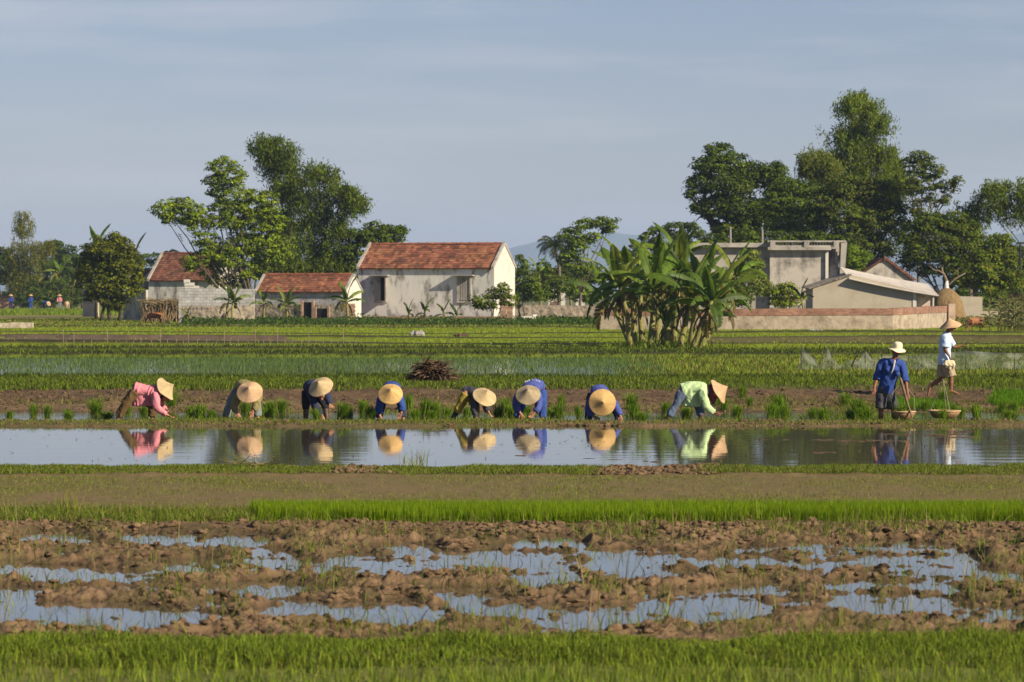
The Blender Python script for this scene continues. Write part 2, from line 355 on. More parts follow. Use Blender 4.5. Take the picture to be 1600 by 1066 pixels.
# ------------------------------------------------------------ grass blades
def blades(name, P, H, Wd, cols, lean=.35, seg=2, curl=.5, flat=False, kind='stuff', parent=None, wind=(0, 0)):
    n = len(P); a = RNG.uniform(0, 2 * np.pi, n); u = np.stack([np.cos(a), np.sin(a), 0 * a], 1)        # width direction
    a2 = RNG.uniform(0, 2 * np.pi, n); l = RNG.normal(0, lean, n)
    dirv = np.stack([np.cos(a2) * l + wind[0], np.sin(a2) * l + wind[1], np.ones(n)], 1)
    if flat: dirv[:, 2] = RNG.uniform(.02, .5, n); dirv[:, :2] = np.stack([np.cos(a2), np.sin(a2)], 1)
    dirv /= np.linalg.norm(dirv, axis=1)[:, None]
    hz = dirv.copy(); hz[:, 2] = 0
    pts = [P, P + dirv * (H * .55)[:, None], P + (dirv + hz * curl + np.array([0, 0, -.18 * curl])) * H[:, None]]
    wv = [1, .8, .12]
    if seg == 1: pts = [pts[0], pts[2]]; wv = [1, .2]
    V = []
    for p, k in zip(pts, wv): V.append(p - u * (Wd * .5 * k)[:, None]); V.append(p + u * (Wd * .5 * k)[:, None])
    m = len(V); V = np.stack(V, 1).reshape(-1, 3); b = np.arange(n)[:, None] * m
    Fq = np.concatenate([b + np.array([[2 * s, 2 * s + 1, 2 * s + 3, 2 * s + 2]]) for s in range(m // 2 - 1)], 0)
    C = np.repeat(cols, m, axis=0)
    o = np_mesh(name, V, Fq, M_grass, parent, False, C)
    if kind: tag(o, kind=kind)
    return o
def scatter(d0, d1, dens, mask=None, u=.19):
    area = u * (d1 ** 2 - d0 ** 2); n = int(dens * area)
    d = np.sqrt(RNG.uniform(d0 ** 2, d1 ** 2, n)); x = RNG.uniform(-u, u, n) * d
    if mask is not None:
        k = mask(x, d); k = RNG.uniform(0, 1, n) < k; x, d = x[k], d[k]
    return np.stack([x, d, gz(x, d)], 1)
def bcol(n, cs, jit=.18):
    cs = np.array(cs, float); t = RNG.integers(0, len(cs), n); c = cs[t] * (1 + RNG.normal(0, jit, (n, 1))) * (1 + RNG.normal(0, .05, (n, 3)))
    return np.clip(c, .004, 1)
G1 = (.36, .53, .04); G2 = (.28, .39, .04); G3 = (.45, .56, .06); GD = (.10, .15, .022); YL = (.48, .41, .13); ST = (.55, .43, .20)
def grass(name, label, d0, d1, dens, h, wd, cs, mask=None, u=.19, mod=None, **kw):
    P = scatter(d0, d1, dens, mask, u); n = len(P); H = RNG.uniform(h[0], h[1], n)
    if mod is not None: H = H * mod(P[:, 0], P[:, 1])
    o = blades(name, P, H, RNG.uniform(.7, 1.3, n) * wd, bcol(n, cs), **kw)
    tag(o, label, 'grass'); return o
PX = lambda x, d: 800 + x * F / d
grass('young_rice', 'young rice shoots standing in the nearest paddy along the bottom edge', 22.0, 26.0, 900, (.05, .14), .0075, [G1, G3, (.2, .24, .05), G2], mask=lambda x, d: .55 + .5 * fbm(x * 1.5, d * 1.5, 2, 12), lean=.25)
grass('bund_grass', 'thick green grass along the nearest earth bank', 25.7, 27.5, 2300, (.05, .13), .008, [G1, G2, GD, G3, G2], mod=lambda x, d: .72 + .95 * np.clip(fbm(x * 1.8, d * 1.5, 3, 13), -.5, 1), lean=.45)
grass('marsh_weed', 'green weeds scattered over the ploughed mud', 27.6, 41.5, 260, (.04, .2), .007, [G1, G2, G2, GD, YL], mask=lambda x, d: np.clip(fbm(x * 1.1, d * .9, 3, 14) * 2.6 + .12, 0, 1) * (gz(x, d) > .005) + .05, lean=.6)
grass('straw_litter', 'dry rice straw lying and standing on the ploughed mud', 27.6, 41.5, 80, (.06, .30), .008, [ST, YL, (.3, .2, .1)], mask=lambda x, d: np.clip(fbm(x * .8, d * .9, 3, 15) * 2.5 + .35, 0.05, 1), flat=True, curl=.1)
rs = lambda x, d: (PX(x, d) > 398 + 14 * noise2(x * 3, d * 3, 3)).astype(float)
grass('stubble', 'tall dry stalks and reeds standing in the ploughed mud', 27.8, 41.2, 8, (.12, .36), .009, [ST, ST, YL, G3], lean=.35, curl=.15, mask=lambda x, d: np.clip(.35 + 1.2 * fbm(x * .6, d * .6, 2, 35), .05, 1))
grass('seedling_strip', 'bright green strip of dense rice seedlings', 41.5, 43.1, 3300, (.13, .20), .0065, [(.33, .52, .012), (.38, .56, .015), (.24, .42, .015)], mask=rs, lean=.16, curl=.25)
grass('weed_strip', 'weedy dark green bank left of the bright seedling strip', 41.3, 43.3, 2100, (.03, .13), .008, [G2, GD, G1, YL], mask=lambda x, d: (1 - rs(x, d)), lean=.6)
grass('seedling_sprout', 'thin sprouts coming up through the brown seedling bed', 43.3, 51.8, 520, (.015, .045), .006, [G3, (.2, .23, .06), YL], mask=lambda x, d: np.clip(.35 + .9 * fbm(x * .7, d * .5, 4, 31) + np.clip((45.0 - d), 0, 1) * .5, .04, 1), lean=.5)
bare = lambda x, d: 1 - np.clip(np.exp(-(((PX(x, d) - 1020) / 95) ** 6)) + .8 * np.exp(-(((PX(x, d) - 562) / 42) ** 4)), 0, 1)
grass('water_edge_grass', 'short grass on the bank in front of the open water', 52.0, 54.0, 2500, (.025, .075), .009, [G1, G2, G2, GD, YL], mask=lambda x, d: bare(x, d), lean=.55, mod=lambda x, d: .7 + .6 * np.clip(fbm(x * 1.6, d, 3, 13), -.4, 1))
grass('far_edge_grass', 'low grass and mud tufts on the narrow bank behind the water', 71.3, 73.8, 620, (.02, .07), .012, [G2, YL, G1, OLV], mask=lambda x, d: np.clip(.45 + .9 * fbm(x * .7, d, 3, 16) + .25 * (PX(x, d) < 800), .05, 1), lean=.6)
grass('paddy_weed', 'low weeds in the shallow paddy around the planters', 73.9, 80.5, 330, (.05, .16), .010, [G1, G2, G1, OLV], mask=lambda x, d: np.clip(-.05 + 1.8 * fbm(x * .5, d * .5, 3, 17) + .3 * (d < 74.6) + .22 * ((d > 74.8) & (d < 78)), 0.02, 1), lean=.5)
grass('terrace_weed', 'sparse weeds on the muddy terrace below the bank', 79.5, 86.5, 220, (.03, .12), .014, [G2, OLV, YL], mask=lambda x, d: np.clip(.15 + fbm(x * .4, d * .5, 3, 18) * 2, 0.04, 1) * np.where(d > 84, .3, 1), lean=.6)
grass('bank_grass', 'green grass on top of the mud bank behind the planters', 86.1, 95.5, 330, (.05, .15), .02, [G1, G2, G2, GD, OLV], lean=.6, mask=lambda x, d: np.clip(.8 + .9 * fbm(x * .3, d * .3, 3, 19), .05, 1))
grass('ditch_grass', 'dark green grass on the sunken edge behind the mud bank', 95.0, 99.8, 300, (.06, .2), .02, [GD, (.07, .11, .02), G2], lean=.5, mask=lambda x, d: np.clip(.7 + fbm(x * .2, d * .2, 2, 29), .1, 1))
grass('tall_grass', 'taller yellow green grass behind the bank on the right', 97.5, 131, 42, (.07, .20), .03, [G1, G2, YL, OLV, G3], mask=lambda x, d: np.clip((PX(x, d) - 990) / 60 + noise2(x, d * .3, 4), 0, 1), lean=.5)
grass('flooded_rice', 'pale green young rice standing in the flooded paddy', 99.5, 133.6, 70, (.06, .16), .022, [(.20, .34, .07), (.24, .38, .09), (.17, .30, .06)], mask=lambda x, d: np.clip((1060 - PX(x, d)) / 60, 0, 1) * (.45 + .55 * np.clip((d - 105) / 25 + .4 * noise2(x * .2, d * .3, 8), 0, 1)), lean=.3, seg=1)
grass('ridge_grass', 'dark grass on the low banks between the far paddies', 133.8, 150, 40, (.05, .16), .04, [GD, (.07, .10, .02), G2], lean=.5, seg=1)
brn = lambda x, d: np.where((d > 168) & (d < 186.5) & ((PX(x, d) < 560) | (PX(x, d) > 1080)), .12, 1.0)
grass('far_rice', 'lime green rice filling the far paddies', 150, 236, 9, (.04, .09), .06, [(.46, .58, .035), (.50, .60, .045), (.38, .52, .03)], lean=.35, seg=1, mask=lambda x, d: brn(x, d) * np.where(np.interp(warp(x, d), KX, KZ) > .24, .12, 1))
grass('rough_pasture', 'dry green pasture in front of the houses', 236, 300, 6, (.05, .16), .09, [G2, OLV, YL, G1], lean=.5, seg=1)
grass('distant_rice', 'green rice field where the distant planters work', 345, 428, 3.6, (.15, .4), .14, [G2, G1], lean=.3, seg=1, mask=lambda x, d: (PX(x, d) < 330) * 1.0)
# clods of turned mud
def ico():
    bm = bmesh.new(); bmesh.ops.create_icosphere(bm, subdivisions=2, radius=1.0); V = np.array([v.co[:] for v in bm.verts]); Fq = np.array([[v.index for v in f.verts] for f in bm.faces]); bm.free(); return V, Fq
def clods(name, P, Rr, label, shade=1.0):
    T, Fq = ico(); Rr = np.minimum(Rr, .045); n = len(P); m = len(T); V = np.repeat(T[None], n, 0); ph = RNG.uniform(0, 100, (n, 1))
    q = V.reshape(-1, 3) * 1.3 + np.repeat(ph, m, 1).reshape(-1, 1) * np.array((1, .7, .3)); d1 = noise3(q[:, 0], q[:, 1], q[:, 2], 3) * .42 + noise3(q[:, 0] * 2.6, q[:, 1] * 2.6, q[:, 2] * 2.6, 4) * .22
    V = V * (1 + d1.reshape(n, m, 1)); sc = RNG.uniform(.6, 1.5, (n, 1, 3)) * np.array((1.15, 1, .62)); V = V * sc * Rr[:, None, None]
    a = RNG.uniform(0, 6.28, n); c, s = np.cos(a)[:, None], np.sin(a)[:, None]; x = V[..., 0] * c - V[..., 1] * s; y = V[..., 0] * s + V[..., 1] * c; V = np.stack([x, y, V[..., 2]], -1) + P[:, None, :] + np.array((0, 0, .15)) * Rr[:, None, None]
    Fa = (Fq[None] + (np.arange(n) * m)[:, None, None]).reshape(-1, 3); cc = np.repeat(np.array(MUD)[None] * RNG.uniform(.62, 1.12, (n, 1)) * shade, m, 0)
    cc = cc * (1 + .25 * d1[:, None]); return tag(np_mesh(name, V.reshape(-1, 3), Fa, M_mud, None, False, cc), label, 'clods', kind='stuff')
P = scatter(27.7, 41.0, 85, mask=lambda x, d: np.clip(fbm(x * 1.4, d * 1.2, 3, 55) * 3 + .25, 0.02, 1) * (gz(x, d) > .004))
clods('mud_clods', P, RNG.gamma(2.2, .010, len(P)) + .006, 'lumps of turned mud across the ploughed field')
P = scatter(39.8, 41.4, 120, mask=lambda x, d: np.clip(.5 + fbm(x, d, 2, 56), .1, 1)); clods('ridge_clods', P, RNG.gamma(2.2, .007, len(P)) + .006, 'lumps of mud heaped below the bright seedling strip')
P = scatter(52.0, 54.0, 170, mask=lambda x, d: 1 - bare(x, d)); clods('bund_clods', P, RNG.gamma(2.2, .008, len(P)) + .008, 'crumbly mud lumps on the bare parts of the bank before the water')
P = scatter(71.4, 73.8, 40, mask=lambda x, d: np.clip(.3 + fbm(x * .8, d, 2, 57), .05, 1)); clods('far_bund_clods', P, RNG.gamma(2.2, .009, len(P)) + .010, 'lumps of mud along the narrow bank behind the water', .85)
P = scatter(79.5, 86.0, 22, mask=lambda x, d: np.clip(.3 + fbm(x * .6, d, 2, 58), .05, 1)); clods('bank_clods', P, RNG.gamma(2.2, .013, len(P)) + .012, 'lumps of mud on the terrace and bank face behind the planters', .8)
# debris on open water
P = scatter(55.3, 70.3, 6.5, mask=lambda x, d: np.clip(.35 + 1.2 * fbm(x * .35, d * .3, 3, 44) + .3 * (PX(x, d) > 1000), 0.05, 1)); P[:, 2] = 0.0
o = blades('floating_straw', P, RNG.uniform(.02, .10, len(P)), np.full(len(P), .012), bcol(len(P), [(.1, .07, .04), YL, (.07, .05, .03)]), flat=True, curl=.1); tag(o, 'bits of straw and dead stalk floating on the open water', 'debris')
# ------------------------------------------------------------ people
def remeshed(V, Fs, voxel, smooth=2, fac=.5):
    me = bpy.data.meshes.new('tmp'); me.from_pydata([tuple(v) for v in V], [], Fs); me.update()
    o = bpy.data.objects.new('tmp', me); COL.objects.link(o)
    r = o.modifiers.new('r', 'REMESH'); r.mode = 'VOXEL'; r.voxel_size = voxel; r.adaptivity = 0
    if smooth:
        s = o.modifiers.new('s', 'SMOOTH'); s.factor = fac; s.iterations = smooth
    e = o.evaluated_get(bpy.context.evaluated_depsgraph_get()); m2 = e.to_mesh()
    n = len(m2.vertices); co = np.empty(n * 3, np.float32); m2.vertices.foreach_get('co', co)
    nm = np.empty(n * 3, np.float32); m2.vertices.foreach_get('normal', nm)
    k = len(m2.polygons); tot = np.empty(k, np.int32); m2.polygons.foreach_get('loop_total', tot)
    li = np.empty(int(tot.sum()), np.int32); m2.loops.foreach_get('vertex_index', li)
    e.to_mesh_clear(); bpy.data.objects.remove(o); bpy.data.meshes.remove(me)
    assert (tot == 4).all()
    return co.reshape(-1, 3).astype(float), nm.reshape(-1, 3).astype(float), li.reshape(-1, 4)
class Body:
    def __init__(s): s.m = MB()
    def limb(s, pts, rad, n=12, side=None):
        # resample with a smooth curve so joints are round
        P = [Vector(p) for p in pts]; s.m.tube([tuple(p) for p in P], rad, n, side, 'round'); return s
def bend(pts, rads, k=4):
    """Catmull-Rom resample of joints"""
    P = [np.array(p, float) for p in pts]; Rr = [np.array(r if np.ndim(r) else (r, r), float) for r in rads]
    o, q = [], []
    for i in range(len(P) - 1):
        p0, p1, p2, p3 = P[max(i - 1, 0)], P[i], P[i + 1], P[min(i + 2, len(P) - 1)]
        for j in range(k):
            t = j / k
            c = .5 * ((2 * p1) + (-p0 + p2) * t + (2 * p0 - 5 * p1 + 4 * p2 - p3) * t * t + (-p0 + 3 * p1 - 3 * p2 + p3) * t ** 3)
            lin = p1 * (1 - t) + p2 * t; o.append(c * .6 + lin * .4); q.append(tuple(Rr[i] * (1 - t) + Rr[i + 1] * t))
    o.append(P[-1]); q.append(tuple(Rr[-1])); return o, q
def hand(mb, wrist, tip, lat, curl=.5, grip=False):
    w_ = Vector(wrist); f = (Vector(tip) - w_).normalized(); lt = Vector(lat); lt = (lt - f * lt.dot(f)).normalized(); pn = f.cross(lt).normalized()
    palm_end = w_ + f * .085
    mb.tube([tuple(w_), tuple(w_ + f * .04), tuple(palm_end)], [(.026, .02), (.038, .017), (.037, .014)], 10, tuple(lt), 'round')
    for k, (off, ln) in enumerate([(-.030, .066), (-.010, .074), (.010, .070), (.029, .055)]):
        b = palm_end + lt * off; c = curl + .12 * k + (.5 if grip else 0)
        p1 = b + f * ln * .42 + pn * ln * .1; d2 = (f * math.cos(c) + pn * math.sin(c)); p2 = p1 + d2 * ln * .33
        d3 = (f * math.cos(c * 1.9) + pn * math.sin(c * 1.9)); p3 = p2 + d3 * ln * .27
        mb.tube([tuple(b - f * .012), tuple(p1), tuple(p2), tuple(p3)], [.0095, .009, .0082, .0068], 8, None, 'round')
    tb = w_ + f * .025 - lt * .028; td = (f * .6 - lt * .65 + pn * .35).normalized()
    mb.tube([tuple(tb), tuple(tb + td * .035), tuple(tb + (td * .6 + f * .4) * .07)], [.0125, .0105, .008], 8, None, 'round')
def head(mb, c, fwd, up):
    c = Vector(c); f = Vector(fwd).normalized(); u = (Vector(up) - f * Vector(up).dot(f)).normalized(); l = u.cross(f)
    A = lambda a, b, d: tuple(c + l * a + f * b + u * d)
    mb.tube([A(0, .02, -.115), A(0, .012, -.075), A(0, .0, -.02), A(0, -.012, .04), A(0, -.015, .085), A(0, -.015, .10)],
            [(.03, .03), (.056, .064), (.072, .088), (.077, .098), (.06, .078), (.035, .045)], 16, tuple(l), 'round')
    mb.tube([A(0, .088, .02), A(0, .108, -.018), A(0, .096, -.03)], [.009, .014, .012], 8, None, 'round')      # nose
    mb.tube([A(-.028, .080, -.062), A(0, .092, -.060), A(.028, .080, -.062)], [.006, .009, .006], 8, None, 'round')  # lips
    for s in (-1, 1):
        mb.tube([A(s * .076, -.005, .025), A(s * .083, -.012, .0), A(s * .076, -.003, -.03)], [(.008, .016), (.008, .018), (.007, .010)], 8, None, 'round')  # ears
        mb.tube([A(s * .012, .083, .032), A(s * .034, .082, .036), A(s * .055, .068, .03)], [.006, .008, .005], 8, None, 'round')   # brows
    return A
def wrinkle(V, N, amp, seed):
    q = V * 1.0
    n1 = noise3(q[:, 0] * 9 + 2 * noise3(q[:, 0] * 4, q[:, 1] * 4, q[:, 2] * 4, seed), q[:, 1] * 9, q[:, 2] * 3.5, seed + 1)
    n2 = noise3(q[:, 0] * 22 + q[:, 2] * 8, q[:, 1] * 22, q[:, 2] * 10, seed + 2)
    return V + N * ((1 - np.abs(n1) * 2) * amp + n2 * amp * .45)[:, None]
def cloth_mat(name, c, transl=0): return mat(name, c, .85, nscale=7, namt=.16, bump=.5, bscale=34, spec=.15, bdist=.008, transl=transl)
SKIN = mat('skin', (.30, .145, .085), .55, nscale=12, namt=.12, spec=.35)
SKIN2 = mat('sunburnt_skin', (.20, .085, .048), .55, nscale=12, namt=.12, spec=.35)
M_eye = mat('eye', (.03, .02, .015), .2)
M_hair = mat('black_hair', (.012, .010, .009), .5)
def straw_mat(name, c, dark):
    m = mat(name, c, .75, attr=True, nscale=14, namt=.16, spec=.2, dark=dark, dscale=5, dpos=(.56, .8), bump=.35, bscale=60, bdist=.004); return m
M_straw = [straw_mat('palm_leaf_hat_warm', (.47, .31, .13), (.33, .21, .09)), straw_mat('palm_leaf_hat_pale', (.43, .33, .19), (.28, .21, .12)),
           straw_mat('palm_leaf_hat_grey', (.30, .245, .16), (.19, .15, .10)), straw_mat('palm_leaf_hat_pink', (.46, .31, .19), (.32, .21, .13))]
def cone_hat(parent, centre, axis, r, h, m, dent=0, seed=0, scallop=0):
    ax = Vector(axis).normalized(); c = Vector(centre)
    q = Vector((0, 0, 1)).rotation_difference(ax)
    prof = []
    for i in range(0, 23):
        t = i / 22; rr = max(.004, r * t); prof.append((rr, h * (1 - t) ** 1.04 * 1.0 + (.0022 if i % 2 else 0) - (.012 * math.sin(t * math.pi))))
    prof += [(r + .003, -.004), (r - .004, -.006)]
    for i in range(20, -1, -2):
        t = i / 22; prof.append((max(.003, r * t - .004), h * (1 - t) - .010 - .012 * math.sin(t * math.pi)))
    V, Fs = revolve(prof, 56)
    a = np.arctan2(V[:, 1], V[:, 0]); rad = np.hypot(V[:, 0], V[:, 1]) / r
    V[:, 2] += rad ** 2 * (dent * .035 * np.cos(2 * a + seed) + .006 * np.sin(5 * a + seed)) ; V[:, 0] *= 1 + .015 * math.sin(seed)
    V = np.array([q @ Vector(v) + c for v in V])
    rg = np.random.default_rng(seed + 50); sec = rg.uniform(.86, 1.1, 17)[((a + 3.2) * 2.7).astype(int) % 17] * rg.uniform(.95, 1.05, 57)[((a + 3.2) * 8.9).astype(int) % 57]
    cc = (sec * (1 - .10 * (np.sin(rad * 34) > .55)) * (1 - .12 * np.clip(1 - rad * 5, 0, 1)))[:, None] * np.ones(3); cc[:, 2] *= .96
    return np_mesh('conical_hat', V, Fs, m, parent, True, cc)

def person(P):
    d0 = P['d']; sc = F / d0
    g = lambda t: W(t[0], t[1], d0 + (t[2] if len(t) > 2 else 0))
    lat = Vector(P['lat']).normalized()
    feet = [g(l[2]) for l in P['legs']]
    base = (sum((f.x for f in feet)) / 2, sum((f.y for f in feet)) / 2, P.get('z0', 0.0))
    root = empty('person', base, P['label'], 'person', P.get('group'))
    sp = [g(t) for t in P['spine']]                # pelvis, waist, chest, neck base, head centre
    gi = P.get('girth', 1.0)
    # ---- body
    b = MB()
    tp, tr = bend(sp[:4], [(.15 * gi, .105 * gi), (.135 * gi, .095 * gi), (.155 * gi, .10 * gi), (.06, .055)])
    b.tube(tp, tr, 14, tuple(lat), 'round')
    hd = sp[4]; b.tube([tuple(sp[3]), tuple(sp[3].lerp(hd, .6))], [.052, .05], 10, None, 'round')
    A = head(b, hd, P['face'], P.get('up', tuple(hd - sp[3])))
    for arm in P['arms']:
        s_, e_, w_, t_ = [g(t) for t in arm]
        ap, ar = bend([s_, e_, w_], [.048, .037, .027]); b.tube(ap, ar, 12, None, 'round')
        hl = Vector(P.get('handlat', lat)); hand(b, w_, t_, hl, P.get('curl', .5), P.get('grip', False))
        b.tube([tuple(sp[2].lerp(sp[3], .3)), tuple(s_)], [.06, .05], 10, None, 'round')
    for leg in P['legs']:
        h_, k_, a_, t_ = [g(t) for t in leg]
        lp, lr = bend([h_, k_, a_], [.078, .053, .036]); b.tube(lp, lr, 12, None, 'round')
        b.tube([tuple(k_.lerp(a_, .2)), tuple(k_.lerp(a_, .45)), tuple(k_.lerp(a_, .8))], [.045, .054, .036], 10, None, 'round')
        fd = (t_ - a_); fd = fd.normalized() if fd.length > .01 else Vector((0, -1, -.2))
        heel = a_ - fd * .04 + Vector((0, 0, -.035)); side = fd.cross(Vector((0, 0, 1)))
        b.tube([tuple(heel), tuple(a_ + fd * .06 + Vector((0, 0, -.03))), tuple(a_ + fd * .14 + Vector((0, 0, -.045))), tuple(a_ + fd * .18 + Vector((0, 0, -.05)))],
               [(.032, .034), (.038, .032), (.045, .022), (.036, .014)], 10, tuple(side) if side.length > .1 else None, 'round')
        for j in range(5):
            tb = a_ + fd * (.185 - .008 * j) + Vector((0, 0, -.052)) + (side.normalized() if side.length > .1 else lat) * (.016 * (j - 2))
            b.tube([tuple(tb), tuple(tb + fd * .025)], [.009, .007], 6, None, 'round')
    V, N, Q = remeshed(np.concatenate(b.v), b.f, .0068, 1)
    body = np_mesh('body', V, Q, P.get('skin', SKIN), root, True)
    for s in (-1, 1):
        e = MB(); e.tube([A(s * .030, .080, .018), A(s * .034, .084, .018)], [(.013, .007), (.010, .006)], 8, None, 'round'); e.build('eye', M_eye, root, True)
    hr = MB(); hr.tube([A(0, -.035, -.045), A(0, -.03, .02), A(0, -.022, .08), A(0, -.018, .108)], [(.066, .07), (.083, .09), (.068, .08), (.03, .04)], 14, tuple(Vector(A(1, 0, 0)) - Vector(A(0, 0, 0))), 'round')
    hr.build('hair', M_hair, root, True)
    # ---- trousers
    t = MB(); cut = P.get('trouser_to', .9); tw = P.get('trouser_w', 1.0)
    t.tube([tuple(sp[0].lerp(sp[1], .45)), tuple(sp[0]), tuple((g(P['legs'][0][0]) + g(P['legs'][1][0])) / 2)], [(.145 * gi, .11 * gi), (.165 * gi, .125 * gi), (.15 * gi, .115 * gi)], 16, tuple(lat), 'round')
    for li, leg in enumerate(P['legs']):
        h_, k_, a_ = [g(q) for q in leg[:3]]
        pts = [h_, k_, a_]; rad = [.098 * tw, .078 * tw, .062 * tw]
        if cut < .5: pts = [h_, h_.lerp(k_, .55), h_.lerp(k_, cut * 2.0)]; rad = [.102 * tw, .098 * tw, .096 * tw]
        else: pts = [h_, k_, k_.lerp(a_, (cut - .5) * 2)]; rad = [.098 * tw, .076 * tw, .066 * tw]
        lp, lr = bend(pts, rad); t.tube(lp, lr, 14, None, True)
    V, N, Q = remeshed(np.concatenate(t.v), t.f, .010, 2)
    V = wrinkle(V, N, .015, P['seed'])
    tn = np_mesh(P.get('trouser_name', 'trousers'), V, Q, P['trousers'], root, True)
    # ---- boots or mud up the shins
    if P.get('boots'):
        for leg in P['legs']:
            k_, a_ = g(leg[1]), g(leg[2]); m_ = MB(); lp, lr = bend([k_.lerp(a_, (cut - .5) * 2 - .12), k_.lerp(a_, .9), a_ + Vector((0, 0, -.04))], [.058, .052, .05])
            m_.tube(lp, lr, 14, None, True); m_.build('boot', P['boots'], root, True)
    # ---- shirt
    h = MB(); sg = P.get('shirt_w', 1.0)
    hem = sp[0] + (sp[0] - sp[1]).normalized() * P.get('hem', .02)
    tp, tr = bend([hem, sp[0].lerp(sp[1], .5), sp[1], sp[2], sp[3]], [(.175 * sg, .135 * sg), (.17 * sg, .125 * sg), (.16 * sg, .118 * sg), (.19 * sg, .125 * sg), (.075, .07)])
    h.tube(tp, tr, 18, tuple(lat), True)
    for a_i, arm in enumerate(P['arms']):
        s_, e_, w_, t_ = [g(q) for q in arm]; sl = P.get('sleeve', .92)
        pts = [sp[2].lerp(sp[3], .35), s_, e_] if sl > .5 else [sp[2].lerp(sp[3], .35), s_, s_.lerp(e_, sl * 2)]
        rad = [.10, .084, .070] if sl > .5 else [.10, .086, .080]
        if sl > .5: pts.append(e_.lerp(w_, (sl - .5) * 2)); rad.append(.052)
        lp, lr = bend(pts, [r * P.get('sleeve_w', 1.0) for r in rad]); h.tube(lp, lr, 14, None, True)
        if P.get('cuff') and sl > .5:
            q1 = pts[-1]; q0 = pts[-2].lerp(q1, .72); h.tube([tuple(q0), tuple(q1)], [.072, .07], 14, None, True)
    for pts, rad in P.get('drape', []):
        h.tube([tuple(g(p)) for p in pts], rad, 18, (0, 1, 0), True)
    V, N, Q = remeshed(np.concatenate(h.v), h.f, .010, 2)
    V = wrinkle(V, N, .014, P['seed'] + 5)
    np_mesh('shirt', V, Q, P['shirt'], root, True)
    if 'scarf' in P:
        c_ = MB(); pts = [tuple(g(q)) for q in P['scarf_pts']]; c_.tube(pts, P['scarf_r'], 14, None, 'round')
        V, N, Q = remeshed(np.concatenate(c_.v), c_.f, .010, 1); np_mesh('headscarf', wrinkle(V, N, .006, 3), Q, P['scarf'], root, True)
    if 'hat' in P:
        hc, axp, r, hh, m, dn = P['hat']; c = g(hc); ax_ = Vector((axp[0] / sc / hh, 0, -axp[1] / sc / hh)); k = ax_.x ** 2 + ax_.z ** 2
        if k >= 1: ax_ = ax_ / math.sqrt(k) * .97; k = .94
        ax_.y = -math.sqrt(1 - k)
        cone_hat(root, c, ax_, r, hh, m, dn, P['seed'])
    return root, A, g

LINE = 'people bending over to plant rice in a row'
C = cloth_mat
NAVY = C('navy_cloth', (.028, .034, .075)); BLUE = C('royal_blue_cloth', (.028, .062, .24)); BLUE2 = C('violet_blue_cloth', (.06, .08, .27))
OLIVE = C('olive_cloth', (.20, .17, .075)); BROWN = C('brown_cloth', (.105, .068, .028)); PINK = C('pink_cloth', (.56, .20, .24)); LIME = C('lime_cloth', (.50, .68, .36), .15)
JEAN = C('denim', (.09, .12, .19)); BLK = C('black_cloth', (.018, .018, .024)); GREY = C('grey_green_cloth', (.16, .19, .18)); YOL = C('mustard_cloth', (.27, .21, .035))
SLATE = C('slate_cloth', (.045, .048, .062)); PALE = C('pale_blue_cloth', (.52, .66, .84), .15); KHK = C('khaki_cloth', (.34, .27, .18)); MAR = C('maroon_cloth', (.16, .03, .06))
BOOTM = mat('muddy_rubber', (.075, .042, .03), .5, nscale=20, namt=.35)
person(dict(d=75.3, lat=(0, 1, 0), label='person in pink shirt and brown trousers bent low, leftmost planter of the row', group=LINE, seed=1,
    spine=[(214, 609, 0), (226, 612, 0), (242, 613, 0), (251, 613, 0), (259, 619, 0)], face=(.75, -.1, -.65), up=(.6, 0, .5),
    arms=[[(243, 617, -.17), (245, 637, -.21), (262, 649, -.15), (271, 654, -.12)], [(247, 618, .15), (252, 634, .2), (259, 640, .1), (266, 646, .05)]],
    legs=[[(210, 612, -.09), (195, 634, -.10), (183, 654, -.10), (177, 657, -.10)], [(217, 615, .1), (238, 634, .1), (237, 655, .1), (243, 658, .1)]],
    shirt=PINK, trousers=BROWN, trouser_w=1.12, hem=.05, shirt_w=1.05, sleeve=.93, drape=[([(221, 610), (222, 624), (222, 634)], [(.15, .16), (.12, .18), (.09, .19)]), ([(236, 612), (235, 629)], [(.15, .13), (.07, .12)])],
    hat=((258, 609, -.02), (15, -9), .245, .21, M_straw[1], 1)))
person(dict(d=75.5, lat=(1, .1, 0), label='person in olive shirt and grey trousers, legs wide apart, second planter from the left', group=LINE, seed=2,
    spine=[(381, 604, .32), (381, 604, .15), (387, 609, -.1), (389, 612, -.22), (391, 617, -.32)], face=(.05, -.6, -.8), up=(0, -.8, .3),
    arms=[[(374, 616, -.1), (366, 635, -.15), (370, 645, -.2), (376, 656, -.2)], [(403, 617, -.1), (401, 634, -.2), (395, 642, -.25), (393, 652, -.25)]],
    legs=[[(372, 608, .3), (360, 630, .18), (351, 656, .1), (351, 660, -.05)], [(390, 608, .3), (401, 630, .18), (403, 656, .1), (404, 660, -.05)]],
    shirt=OLIVE, trousers=GREY, trouser_w=1.05, hem=.0, sleeve=.9, hat=((390, 613, -.36), (-1, -8), .252, .17, M_straw[3], 0)))
